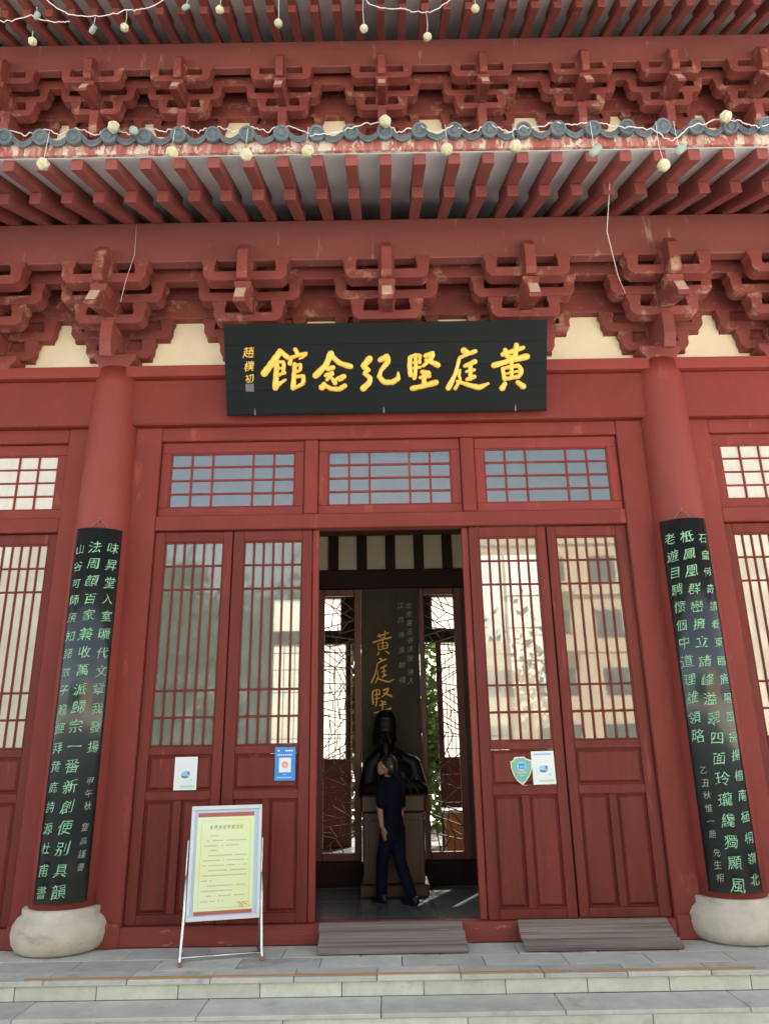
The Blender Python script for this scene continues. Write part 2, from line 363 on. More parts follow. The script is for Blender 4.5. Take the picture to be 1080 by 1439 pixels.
ZH = {
 'guan': [[(235,118,30),(195,172,34),(150,230,34),(115,275,36)], [(228,112,26),(285,160,26)], [(195,190,18),(262,196,20),(256,230,20),(252,268,20)],
          [(207,210,26),(200,290,28),(192,380,32)], [(200,245,15),(258,236,15)], [(205,292,18),(262,272,18)], [(192,375,26),(230,345,20),(266,322,14)],
          [(342,102,22),(362,140,22)], [(312,158,20),(302,205,24)], [(312,165,20),(370,142,20),(432,130,20),(395,160,16),(372,172,10)],
          [(338,205,24),(328,300,24),(320,382,28)], [(338,222,18),(382,210,20),(376,255,18),(336,268,16)], [(332,302,18),(402,290,22),(396,352,22),(330,382,18)]],
 'nian': [[(602,130,34),(562,218,28),(485,292,34)], [(604,150,26),(660,205,26),(738,226,30)], [(570,245,24),(612,234,24)],
          [(556,292,22),(618,268,22),(598,292,16),(566,322,18)], [(600,308,18),(625,345,24)], [(528,378,34),(545,350,20)], [(545,360,22),(595,388,24),(655,392,26),(694,366,26)],
          [(612,338,18),(645,310,18),(690,298,28)], [(655,330,12),(680,318,14)]],
 'ji': [[(880,168,34),(826,228,30),(868,252,24)], [(866,248,24),(834,278,22),(884,308,24),(872,345,28),(828,384,32)], [(950,182,26),(1008,152,34),(1010,196,28),(962,250,22)],
        [(962,246,18),(942,300,26),(978,342,28),(1040,342,28),(1085,312,26),(1082,268,10)]],
 'jian': [[(140,158,22),(136,225,24),(142,290,24)], [(142,160,20),(182,142,20),(215,148,18)], [(158,200,14),(212,190,16)], [(155,240,14),(212,232,16)], [(180,150,20),(184,235,20),(170,312,22)],
          [(212,150,16),(210,200,16)], [(248,152,24),(312,130,28),(292,172,24),(236,222,18)], [(252,180,18),(295,195,24),(340,216,32)],
          [(226,266,24),(272,274,26)], [(210,308,20),(278,296,20)], [(244,262,24),(240,352,24)], [(150,386,28),(235,368,26),(326,342,32)]],
 'ting': [[(528,112,34),(556,128,26)], [(495,166,18),(548,142,20),(612,118,24)], [(496,168,18),(470,280,20),(415,382,30)], [(532,226,20),(608,192,26)],
          [(576,205,22),(576,315,22)], [(544,266,16),(602,252,18)], [(548,322,20),(604,300,22)], [(500,250,14),(492,296,16),(506,318,16),(465,386,20)],
          [(474,332,16),(560,360,24),(640,382,30),(702,350,16)]],
 'huang': [[(805,142,24),(880,118,24),(958,92,22)], [(826,106,24),(844,156,24)], [(910,68,26),(898,160,26)], [(852,186,18),(930,166,18)], [(738,222,30),(860,186,24),(984,156,34)],
           [(808,238,20),(822,318,22)], [(818,240,18),(930,216,22),(948,262,24),(930,300,22),(838,316,20)], [(872,150,22),(874,305,20)], [(832,280,14),(930,260,14)],
           [(826,350,24),(806,384,30)], [(916,340,24),(956,370,32)]],
}
ZOFF = {'guan': (350, 470), 'nian': (350, 470), 'ji': (350, 470), 'jian': (550, 470), 'ting': (550, 470), 'huang': (550, 470)}
SC5 = 1080/210.

# ------------------------------------------------------------------ ground, landing, steps
g = bx('ground', -150, 150, -150, 150, -.6, -.27, GROUND, None, 0); tag(g, kind='structure')
land = boxes('landing', [(-9, 9, -.95, -.02, -.24, -.03)], JOINT, None, 0); tag(land, kind='structure')
step = boxes('step', [(-9, 9, -1.31, -.951, -.269, -.165)], JOINT, None, 0); tag(step, kind='structure')
def jit(a=.002): return random.uniform(-a, a)
for k in range(-8, 8):      # front kerb slabs of the landing
    x0 = -.17 + .6125*k; bx('slab', x0+.003, x0+.6095, -.985, -.745, -.035+jit(.001), .0+jit(.0015), SLAB, land, .004)
row = [(-.742, -.43, .02), (-.427, -.115, .33)]
for y0, y1, sh in row:
    for k in range(-7, 8):
        x0 = sh + .64*k; bx('slab', x0+.003, x0+.637, y0, y1, -.035, -.002+jit(.0015), SLAB, land, .004)
bx('slab', -9, 9, -.112, -.02, -.035, -.003, SLAB, land, .003)
for k in range(-8, 8):
    x0 = .17 + .6*k; bx('riser_slab', x0+.003, x0+.597, -.962, -.94, -.133, -.036, RISER, land, .002)
for k in range(-5, 6):
    x0 = -.14 + 1.26*k; bx('slab', x0+.003, x0+1.257, -1.345+jit(), -.964, -.163, -.135+jit(.001), SLAB, step, .004)
for k in range(-5, 6):
    x0 = .45 + 1.26*k; bx('riser_slab', x0+.003, x0+1.257, -1.335, -1.311, -.269, -.164, RISER, step, .002)
bx('painted_line', -2.78, 2.62, -.955, -.912, .0015, .0045, YEL, land, 0)

# ------------------------------------------------------------------ the hall
hall = empty('memorial_hall', (0, 3, 0), label='red timbered two-tiered traditional hall with bracketed eaves, lattice doors and grey roof tiles', cat='building')
WX = 2.91
BAY2 = 6.75
# columns
prof = [(.292, .30), (.292, .6), (.287, 1.8), (.277, 3.2), (.262, 4.5), (.246, 5.3), (.238, 5.50)]
bprof = [(.325, 0), (.362, .02), (.396, .075), (.408, .14), (.399, .205), (.372, .252), (.340, .276), (.334, .282), (.336, .33), (.326, .340), (.2, .342)]
for s, ax in ((-1, WX), (1, WX), (-1, BAY2), (1, BAY2)):
    c = link('column', lathe_me('column', prof, REDC, key='col'), hall, (s*ax, 0, 0))
    b_ = link('column_base', lathe_me('column_base', bprof, STONE, key='colb'), hall, (s*ax, 0, 0))

# beams between columns
def beam_bay(x0, x1):
    bx('lintel_beam', x0, x1, -.12, .12, 4.86, 5.383, RED, hall, .012)
    bx('ledge_board', x0-.03, x1+.03, -.195, .20, 5.386, 5.515, REDL, hall, .008)
    bx('infill_wall', x0, x1, .01, .07, 5.516, 6.5, CREAM, hall, 0)
beam_bay(-WX+.10, WX-.10); beam_bay(-BAY2+.1, -WX-.10); beam_bay(WX+.10, BAY2-.1)

# door and window frames of a bay
def frame_bay(x0, x1, mull, open_=None):
    a, b = x0, x1
    bx('jamb', a-.275, a, -.045, .10, .0, 4.858, RED, hall, .008); bx('jamb', b, b+.275, -.045, .10, .0, 4.858, RED, hall, .008)
    bx('jamb_foot', a-.20, a-.001, -.075, -.046, .0, .19, REDW, hall, .02); bx('jamb_foot', b+.001, b+.20, -.075, -.046, .0, .19, REDW, hall, .02)
    bx('door_head', a+.001, b-.001, -.040, .09, 3.725, 3.878, RED, hall, .008)
    bx('top_rail', a+.001, b-.001, -.040, .09, 4.702, 4.857, RED, hall, .008)
    bx('threshold', a-.10, b+.10, -.06+.001, .10, .0, .158, REDW, hall, .012)
    for m0, m1 in mull: bx('mullion', m0, m1, -.030, .08, 3.880, 4.700, RED, hall, .012)
frame_bay(-2.385, 2.385, [(-.885, -.742), (.742, .885)])
frame_bay(3.36, 6.30, [(4.78, 4.90)]); frame_bay(-6.30, -3.36, [(-4.90, -4.78)])

def transom(x0, x1, gm, gx0=None, gx1=None):
    """a fixed light over the doors: sash, bars and panes"""
    z0, z1 = 3.882, 4.698
    L = .098
    o = boxes('transom_window', [(x0+.004, x1-.004, .0, .05, z0, z0+.095), (x0+.004, x1-.004, .0, .05, z1-.12, z1), (x0+.004, x0+.004+L, .0, .05, z0+.0955, z1-.1205), (x1-.004-L, x1-.004, .0, .05, z0+.0955, z1-.1205)], RED, hall, .006)
    a, b, c, d = x0+.004+L, x1-.004-L, z0+.095, z1-.12
    # inner bead
    for q in ((a, b, c, c+.014), (a, b, d-.014, d), (a, a+.014, c+.0145, d-.0145), (b-.014, b, c+.0145, d-.0145)):
        bx('bead', q[0], q[1], .008, .044, q[2], q[3], RED, o, .003)
    a += .014; b -= .014; c += .014; d -= .014
    Wt = b-a; bar = .02; u = (Wt-4*bar)/6.05
    xs = []; x = a
    for k, wd in enumerate((u, u, 2.05*u, u, u)): xs.append((x, x+wd)); x += wd+bar
    hz = (d-c-3*bar)/4
    for k in range(4):
        bx('muntin', xs[k][1], xs[k][1]+bar, .010, .040, c, d, RED, o, .003)
    for j in range(3):
        z = c + hz*(j+1) + bar*j; bx('muntin', a, b, .013, .037, z, z+bar, RED, o, .003)
    for j in range(4):
        for p0, p1 in xs:
            z = c + j*(hz+bar); bx('pane', p0-.003, p1+.003, .024, .028, z-.003, z+hz+.003, gm, o, 0)
transom(-2.385, -.885, G_SKY); transom(-.742, .742, G_SKY); transom(.885, 2.385, G_SKY)
transom(3.36, 4.78, G_CREAM); transom(-4.78, -3.36, G_CREAM); transom(4.90, 6.30, G_CREAM); transom(-6.30, -4.90, G_CREAM)

def leaf(name, loc, rz, wd, gm, panes=True, sl=.105, sr=.09):
    """door leaf, hinge corner at its left foot, its outer face on local y = 0"""
    o = empty(name, loc, (0, 0, rz)) ; o.parent = hall; o.location = Vector(loc) - OFF[hall]
    OFF[o] = Vector((0, 0, 0))
    z0, z1 = .162, 3.715; T = .05
    x0, x1 = .004, wd-.004
    st = [(x0, sl, 0, T, z0, z1), (wd-sr, x1, 0, T, z0, z1)]
    rails = [(z0, .245), (1.172, 1.252), (1.565, 1.64), (3.61, z1)]
    key = ('leaf', round(wd, 3), sl, sr)
    boxes('stile', [st[0]], REDD, o, .005, key=key+('a',)); boxes('stile', [st[1]], REDD, o, .005, key=key+('b',))
    for i, (c, d) in enumerate(rails): boxes('rail', [(sl+.0005, wd-sr-.0005, .001, T-.001, c, d)], REDD, o, .005, key=key+('r', i))
    mid = (sl + wd-sr)/2
    boxes('rail', [(mid-.035, mid+.035, .001, T-.001, .2455, 1.1715)], REDD, o, .005, key=key+('m',))
    def panel(a, b, c, d, k):
        kk = key+('p', k)
        if kk not in MC:
            bm = bmesh.new(); e, f, y = .010, .034, .026
            def q(i, yy): return [bm.verts.new(v) for v in ((a+i, yy, c+i), (b-i, yy, c+i), (b-i, yy, d-i), (a+i, yy, d-i))]
            A, B, C_ = q(0, y), q(e, y), q(f, .005); D = q(0, .04)
            for P_, Q_ in ((A, B), (B, C_), (D, A)):
                for i in range(4): bm.faces.new((P_[i], P_[(i+1) % 4], Q_[(i+1) % 4], Q_[i]))
            bm.faces.new(C_); bm.faces.new(D[::-1]); MC[kk] = fin(bm, 'door_panel', REDD)
        link('door_panel', MC[kk], o)
    g_ = .0015
    panel(sl+g_, mid-.035-g_, .245+g_, 1.172-g_, 1); panel(mid+.035+g_, wd-sr-g_, .245+g_, 1.172-g_, 2); panel(sl+g_, wd-sr-g_, 1.252+g_, 1.565-g_, 3)
    a, b, c, d = sl, wd-sr, 1.64, 3.61; be = .014
    for q in ((a+.0005, b-.0005, c+.0005, c+be), (a+.0005, b-.0005, d-be, d-.0005), (a+.0005, a+be, c+be+.0005, d-be-.0005), (b-be, b-.0005, c+be+.0005, d-be-.0005)):
        boxes('bead', [(q[0], q[1], .006, .044, q[2], q[3])], REDD, o, .003, key=key+('bd', q))
    a += be; b -= be; c += be; d -= be
    bar = .021; u = (b-a-5*bar)/6
    zs = [1.900, 2.148, 3.125, 3.364]
    for k in range(5):
        x = a + u*(k+1) + bar*k; boxes('muntin', [(-bar/2, bar/2, .010, .038, c, d)], REDD, o, .004, (x+bar/2, 0, 0), key=key+('v',))
    for z in zs: boxes('muntin', [(a, b, .0145, .034, -bar/2, bar/2)], REDD, o, .004, (0, 0, z), key=key+('h',))
    zz = [c] + [v for z in zs for v in (z-bar/2, z+bar/2)] + [d]
    if panes:
        for j in range(5):
            for k in range(6):
                x = a + k*(u+bar)
                boxes('pane', [(-.002, u+.002, .023, .027, zz[2*j]-.002, zz[2*j+1]+.002)], gm, o, 0, (x, 0, 0), key=key+('g', j, gm.name))
    else: boxes('pane', [(a, b, .023, .027, c, d)], gm, o, 0, key=key+('gg', gm.name))
    return o
lf = []
lf.append(leaf('door_leaf', (-2.385, 0, 0), 0, .79, G_TREE))
lf.append(leaf('door_leaf', (-1.590, 0, 0), 0, .800, G_CLR, sl=.11, sr=.10))
lf.append(leaf('door_leaf', (.782, -.012, 0), R(.6), .782, G_CLR2, sl=.10, sr=.095))
lf.append(leaf('door_leaf', (1.572, .003, 0), 0, .810, G_BEI, sl=.09, sr=.11))
leaf('door_leaf', (-.80, .08, 0), R(96), .78, G_CLR, False)
leaf('door_leaf', (.80+.0815, .08+.776, 0), R(-96), .78, G_CLR, False)
for x_ in (-1.59, 1.567): bx('light_stop_strip', x_-.03, x_+.03, .056, .072, .165, 3.71, REDD, hall, .003)  # added strips that block interior light at the gaps between leaves
for s in (-1, 1):
    for k in range(4):
        x = 3.364 + .733*k
        leaf('door_leaf', (x if s > 0 else -x-.73, 0, 0), 0, .73, G_CREAM, k < 2, sl=.09, sr=.09)
bx('door_stop', -.788, -.725, .012, .07, .16, 3.722, RED, hall, .006); bx('door_stop', .715, .780, .012, .07, .16, 3.722, RED, hall, .006)

# curtains behind the side bays
for s in (-1, 1):
    bx('curtain', s*3.3 if s > 0 else -6.35, 6.35 if s > 0 else -3.3, .13, .14, .2, 4.72, CREAM, hall, 0)

# ------------------------------------------------------------------ bracket sets
def arm_pts(w_, h, bar=.105, bw=.155):
    return [(-w_, h), (-w_, h-.045), (-w_+.022, h-.085), (-w_+.022, .075), (-w_+.045, .035), (-w_+.085, 0), (w_-.085, 0), (w_-.045, .035), (w_-.022, .075), (w_-.022, h-.085), (w_, h-.045), (w_, h),
            (w_-bw, h), (w_-bw, h-.045), (w_-bw+.015, h-.085), (w_-bw+.015, bar), (.085, bar), (.07, h-.08), (.09, h-.04), (.09, h), (-.09, h), (-.09, h-.04), (-.07, h-.08), (-.085, bar), (-w_+bw-.015, bar), (-w_+bw-.015, h-.085), (-w_+bw, h-.045), (-w_+bw, h)]
def bracket_set(x, dy=0, dz=0, nose=True):
    o = empty('bracket_set', (x, dy, 5.52+dz)); o.parent = hall; o.location = Vector((x, dy, 5.52+dz))-OFF[hall]
    OFF[o] = Vector((x, dy, 5.52+dz))
    def arm(y0, y1, zb, h, w_):
        link('bracket_arm', prism_me('bracket_arm', arm_pts(w_, h), -(y1-y0)/2, (y1-y0)/2, 'y', REDB, .005, ('arm', w_, h)), o, (x, dy+(y0+y1)/2, zb+dz))
    # base block
    link('bracket_block', prism_me('bracket_block', [(-.16, 0), (.16, 0), (.175, .06), (.225, .11), (.225, .165), (-.225, .165), (-.225, .11), (-.175, .06)], -.2, .2, 'y', REDB, .006, 'ludou'), o, (x, dy, 5.492+dz))
    arm(-.10, .0, 5.66, .235, .385); arm(-.10, .0, 5.898, .242, .57)
    arm(-.455, -.30, 5.875, .245, .385); arm(-.455, -.30, 6.123, .255, .56)
    arm(-.715, -.56, 6.195, .265, .455)
    bx('bracket_board', x-.34, x+.34, dy-.035, dy+.009, 5.66+dz, 5.895+dz, REDB, o, 0); bx('bracket_board', x-.52, x+.52, dy-.035, dy+.009, 5.896+dz, 6.141+dz, REDB, o, 0)
    def side(pts, w_, key): link('bracket_nose', prism_me('bracket_nose', pts, -w_, w_, 'x', REDB, .006, key), o, (x, dy, dz))
    if nose: side([(-.06, 5.66), (-.06, 5.885), (-.50, 5.885), (-.50, 5.63), (-.47, 5.54), (-.44, 5.50), (-.40, 5.50), (-.30, 5.66)], .062, 'nose1')
    side([(-.06, 5.90), (-.06, 6.17), (-.47, 6.17), (-.47, 5.93), (-.44, 5.90)], .058, 'nose2')
    side([(-.44, 5.95), (-.945, 5.785), (-.945, 5.828), (-.845, 6.01), (-.44, 6.17)], .062, 'ang')
    link('worn_slope', prism_me('worn_slope', [(-.941, 5.840), (-.858, 5.990), (-.864, 5.994), (-.947, 5.844)], -.050, .050, 'x', DUST, 0, 'wslope'), o, (x, dy, dz))
    link('bracket_block', prism_me('bracket_block', [(-.058, 0), (.058, 0), (.085, .055), (.085, .10), (-.085, .10), (-.085, .055)], -.09, .09, 'y', REDB, .005, 'sdou'), o, (x, dy-.715, 6.02+dz))
    side([(-.30, 6.17), (-.30, 6.55), (-.80, 6.56), (-.875, 6.45), (-.875, 6.18), (-.84, 6.13), (-.72, 6.13)], .054, 'shua')
    return o
BX = [0, 1.455, 2.91]
sets = [-1.455, 0, 1.455, -2.91, 2.91]
side_x = [2.91+1.28*k for k in (1, 2, 3)]
for x in sets: bracket_set(x, 0, 0, abs(x) > 2)
for s in (-1, 1):
    for x in side_x: bracket_set(s*x)
DY, DZ = 1.75, 4.63
for x in sets + [s*x for s in (-1, 1) for x in side_x]: bracket_set(x, DY, DZ)

def long_beams(dy, dz):
    def bb(n, y0, y1, z0, z1, m): bx(n, -7.2, 7.2, y0+dy, y1+dy, z0+dz, z1+dz, m, hall, .01)
    bb('eave_purlin', -.69, -.56, 6.445, 6.935, REDP)
    bb('bracket_beam', -.445, -.31, 6.382, 6.56, REDB)
    bb('bracket_beam', -.09, .05, 6.145, 6.40, REDB); bb('bracket_beam', -.08, .055, 6.405, 7.35, REDB)
long_beams(0, 0); long_beams(DY, DZ)

# ------------------------------------------------------------------ eaves
SP = .302
def eave(dy, dz, top_back):
    er = empty('eave_roof', (0, dy-1.95, 6.5+dz)); er.parent = hall; er.location = Vector((0, dy-1.95, 6.5+dz))-OFF[hall]; OFF[er] = Vector((0, dy-1.95, 6.5+dz))
    hw = .0525
    fly = [(-1.95, 6.47), (-1.95, 6.585), (-1.0, 6.985), (-1.0, 6.87)]
    raf = [(-1.45, 6.55), (-1.45, 6.678), (.35, 7.58), (.35, 7.45)]
    N = 22
    for k in range(-N, N+1):
        x = k*SP
        link('flying_rafter', prism_me('flying_rafter', fly, -hw, hw, 'x', TIPR, .004, 'fly'), er, (x, dy, dz))
        link('rafter', prism_me('rafter', raf, -hw, hw, 'x', TIPR, .004, 'raf'), er, (x, dy, dz))
    X = N*SP+.1
    # boards over the rafters
    link('soffit_board', prism_me('soffit_board', [(-1.965, 6.582), (-1.2, 6.904), (.35, 7.682), (.35, 7.72), (-1.2, 6.944), (-1.965, 6.62)], -X, X, 'x', SOFF, 0, 'soff'), er, (0, dy, dz))
    for k in range(-N, N+1, 6):
        x0 = (k-.5)*SP*1.0; bx('fascia_board', x0+.001, min(x0+6*SP-.001, X), dy-2.005, dy-1.967, 6.584+dz, 6.735+dz, PEEL, er, .004)
    # roof slope
    yb, zb = top_back
    def slope(y):   # height of the tile bed over y
        t = (y+2.0)/(yb+2.0); return 6.70 + (zb-6.70)*(t*.86+t*t*.14)
    n = 7; ys = [-2.0 + (yb+2.0)*i/n for i in range(n+1)]
    bed = [(y, slope(y)-.03) for y in ys]
    link('tile_bed', prism_me('tile_bed', bed + [(yb, slope(yb)-.09)] + [(-1.2, 6.955), (-1.96, 6.63)], -X, X, 'x', ROOFM, 0, ('bed', top_back)), er, (0, dy, dz))
    # round cover rows, end discs and drip tiles
    kk = ('cover', top_back)
    if kk not in MC:
        bm = bmesh.new(); rings = []
        for y in ys: rings.append([bm.verts.new((.066*math.cos(a), y, slope(y)-.01+.066*math.sin(a))) for a in [math.pi*i/8 for i in range(9)]])
        for A, B in zip(rings, rings[1:]):
            for i in range(8): bm.faces.new((A[i], A[i+1], B[i+1], B[i]))
        MC[kk] = fin(bm, 'cover_tile_row', TILE, True)
        bm = bmesh.new(); rings = []
        for y in ys: rings.append([bm.verts.new((x, y, slope(y)-.02+.035*(abs(x)/.1)**2-.012)) for x in (-.105, -.06, 0, .06, .105)])
        for A, B in zip(rings, rings[1:]):
            for i in range(4): bm.faces.new((A[i], A[i+1], B[i+1], B[i]))
        MC[('pan', top_back)] = fin(bm, 'pan_tile_row', TILE, True)
    if 'disc' not in MC:
        bm = bmesh.new(); S = 20
        pr_ = [(0, -.012), (.022, -.020), (.034, -.010), (.046, -.012), (.05, -.022), (.066, -.024), (.071, -.016), (.071, .05)]
        rg = []
        for r, y in pr_[1:]: rg.append([bm.verts.new((r*math.cos(2*math.pi*i/S), y, r*math.sin(2*math.pi*i/S))) for i in range(S)])
        c0 = bm.verts.new((0, -.012, 0))
        for i in range(S): bm.faces.new((c0, rg[0][i], rg[0][(i+1) % S]))
        for A, B in zip(rg, rg[1:]):
            for i in range(S): bm.faces.new((A[i], A[(i+1) % S], B[(i+1) % S], B[i]))
        MC['disc'] = fin(bm, 'end_tile', TILE)
        bm = bmesh.new(); pts = []
        for i in range(9):
            a = -1+2*i/8; pts.append((a*.10, -.012-.052*(1-a*a)**.8 + .02*abs(a)))
        up = [(p[0]*.97, p[1]+.055) for p in pts[::-1]]
        out = pts+up; A = [bm.verts.new((p[0], 0, p[1])) for p in out]; B = [bm.verts.new((p[0], .03, p[1]+.01)) for p in out]
        for i in range(8):
            j = len(out)-1-i
            bm.faces.new((A[i], A[i+1], A[j-1], A[j])); bm.faces.new((B[j], B[j-1], B[i+1], B[i]))
        for i in range(len(out)): bm.faces.new((A[i], B[i], B[(i+1) % len(out)], A[(i+1) % len(out)]))
        # a raised rib pattern on the face
        for i in range(1, 8):
            a = -1+2*i/8; addbox(bm, a*.09-.003, a*.09+.003, -.006, .002, -.045*(1-a*a)+.005, -.045*(1-a*a)+.036)
        MC['drip'] = fin(bm, 'drip_tile', TILE)
    for k in range(-N, N+1):
        x = k*SP+.003
        link('end_tile', MC['disc'], er, (x+jit(.006), dy-2.055+jit(.006), 6.728+dz+jit(.006)), (R(17)+jit(.06), jit(.1), jit(.05)))
        link('cover_tile_row', MC[kk], er, (x, dy, dz-.005))
        link('drip_tile', MC['drip'], er, (x+SP/2+jit(.004), dy-2.055+jit(.006), 6.702+dz+jit(.004)), (R(14)+jit(.06), jit(.04), jit(.05)))
        link('pan_tile_row', MC[('pan', top_back)], er, (x+SP/2, dy, dz-.012))
    return er
eave(0, 0, (1.62, 8.95))
eave(DY, DZ, (1.5, 9.6))

# upper storey wall behind the brackets
bx('upper_beam', -7.2, 7.2, DY-.12, DY+.12, 8.6, 10.11, RED, hall, .01)
bx('upper_infill', -7.2, 7.2, DY+.01, DY+.07, 10.11, 11.2, CREAM, hall, 0)
for x in [s*q for s in (-1, 1) for q in (WX, BAY2)]:
    link('upper_column', lathe_me('upper_column', [(.22, 8.6), (.22, 10.1)], REDC, 24, 'ucol'), hall, (x, DY, 0))

# closed shell: rear half of the roof, gables, rear wall, ceiling
YR = 6.5; YM = 3.25
REARP = mat('rear red panel', (.26, .04, .03), None, 2, .5)
link('upper_roof', prism_me('upper_roof', [(3.25, 14.19), (8.3, 11.3), (8.3, 11.2), (3.25, 14.05)], -7.4, 7.4, 'x', ROOFM, 0), hall)
bx('upper_rear_wall', -7.2, 7.2, 4.7, 4.8, 8.6, 12.2, REDP, hall, 0)
link('lower_rear_roof', prism_me('lower_rear_roof', [(4.85, 9.0), (8.4, 6.9), (8.4, 6.8), (4.85, 8.85)], -7.4, 7.4, 'x', ROOFM, 0), hall)
bx('gable_wall', -7.25, -7.15, -.05, 6.6, 0, 8.9, REDP, hall, 0); bx('gable_wall', 7.15, 7.25, -.05, 6.6, 0, 8.9, REDP, hall, 0)
bx('gable_wall', -7.25, -7.15, 1.8, 4.7, 8.9, 13.2, REDP, hall, 0); bx('gable_wall', 7.15, 7.25, 1.8, 4.7, 8.9, 13.2, REDP, hall, 0)
bx('side_wall', 6.35, 7.15, -.04, .1, 0, 5.3, RED, hall, 0); bx('side_wall', -7.15, -6.35, -.04, .1, 0, 5.3, RED, hall, 0)
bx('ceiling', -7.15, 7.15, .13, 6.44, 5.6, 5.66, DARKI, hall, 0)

# rear wall with open doorway, papered lattice windows, and a right opening shaped tall for floor sun
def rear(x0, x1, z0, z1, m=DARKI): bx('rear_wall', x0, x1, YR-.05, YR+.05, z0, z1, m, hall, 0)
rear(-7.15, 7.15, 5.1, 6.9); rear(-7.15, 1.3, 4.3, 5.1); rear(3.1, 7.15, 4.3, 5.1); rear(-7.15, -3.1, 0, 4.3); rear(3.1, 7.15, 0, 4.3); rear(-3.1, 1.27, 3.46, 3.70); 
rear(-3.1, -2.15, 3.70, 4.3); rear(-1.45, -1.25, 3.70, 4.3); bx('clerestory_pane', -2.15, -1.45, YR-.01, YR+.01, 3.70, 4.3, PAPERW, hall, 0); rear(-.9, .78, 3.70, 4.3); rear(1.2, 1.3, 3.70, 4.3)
bx('clerestory_pane', -1.25, -.9, YR-.01, YR+.01, 3.70, 4.3, PAPERW, hall, 0); bx('clerestory_pane', .78, 1.2, YR-.01, YR+.01, 3.70, 4.3, PAPERW, hall, 0)
def rear_leaf(x0, x1, red=SCREENR):
    o = empty('rear_door', ((x0+x1)/2, YR, 0)); o.parent = hall; o.location = Vector(((x0+x1)/2, YR, 0))-OFF[hall]; OFF[o] = Vector(((x0+x1)/2, YR, 0))
    bx('stile', x0, x0+.07, YR-.03, YR+.03, .03, 3.455, red, o); bx('stile', x1-.07, x1, YR-.03, YR+.03, .03, 3.455, red, o)
    bx('door_panel', x0+.071, x1-.071, YR-.02, YR+.02, .03, 1.45, REARP, o)
    bx('pane', x0+.071, x1-.071, YR-.004, YR+.004, 1.452, 3.453, PAPERW, o, 0)
    n = 4
    for k in range(1, n): x = x0+.07+(x1-x0-.14)*k/n; bx('muntin', x-.008, x+.008, YR-.02, YR-.006, 1.453, 3.452, red, o, 0)
    for z in (1.8, 2.2, 2.6, 3.0, 3.3): bx('muntin', x0+.072, x1-.072, YR-.0235, YR-.0075, z-.008, z+.008, red, o, 0)
rear_leaf(-1.27, -.74); rear_leaf(-2.2, -1.28); rear_leaf(.86, 1.27); rear_leaf(1.28, 2.15); rear(-3.1, -2.21, 0, 3.46)
bx('rear_post', -.74, -.71, YR-.04, YR+.04, 0, 3.46, SCREENR, hall); bx('rear_post', .83, .86, YR-.04, YR+.04, 0, 3.46, SCREENR, hall); bx('rear_post', 3.04, 3.1, YR-.04, YR+.04, 0, 5.1, SCREENR, hall)
bx('rear_post', 2.15, 2.2, YR-.04, YR+.04, 0, 5.1, SCREENR, hall)
for z in (.7, 1.3, 1.9, 2.5, 3.1, 3.7, 4.3): bx('window_bar', 2.2, 3.04, YR-.01, YR+.01, z-.015, z+.015, SCREENR, hall, 0)

# interior floor of large tiles
fl = bx('floor', -7.1, 7.1, .10, 8.0, -.2, .022, JOINT, None, 0); tag(fl, kind='structure')
for i in range(-4, 4):
    for j in range(8):
        x0, y0 = .40 + .8*i, .11 + .8*j; bx('floor_tile', x0+.002, x0+.798, y0+.002, y0+.798, .0, .030+jit(.0006), FLOORT, fl, .002)

# ------------------------------------------------------------------ inside the hall
YS = 2.7
scr = empty('partition', (0, YS, 0), label='dark timber partition around the tall openings behind the open doorway', cat='partition')
bx('plinth', -1.22, -.395, YS-.05, YS+.05, .03, .30, DARKW, scr, .01); bx('plinth', .37, 1.2, YS-.05, YS+.05, .03, .30, DARKW, scr, .01)
bx('head_beam', -1.22, 1.2, YS-.07, YS+.09, 3.665, 3.93, DARKW, scr, .01)
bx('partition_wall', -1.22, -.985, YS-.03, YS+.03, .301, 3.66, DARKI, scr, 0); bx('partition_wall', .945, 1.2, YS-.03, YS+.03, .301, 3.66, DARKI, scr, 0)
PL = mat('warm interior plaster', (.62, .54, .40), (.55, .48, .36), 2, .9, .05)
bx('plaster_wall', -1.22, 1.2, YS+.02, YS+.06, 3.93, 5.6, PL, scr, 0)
bx('top_strip', -1.22, 1.2, YS-.03, YS+.0, 4.42, 4.50, BROWNW, scr, .004)
for k in range(-3, 4):
    x = .01 + .39*k; bx('batten', x-.068, x+.068, YS-.04, YS+.019, 3.931, 4.42, DARKW, scr, .004)

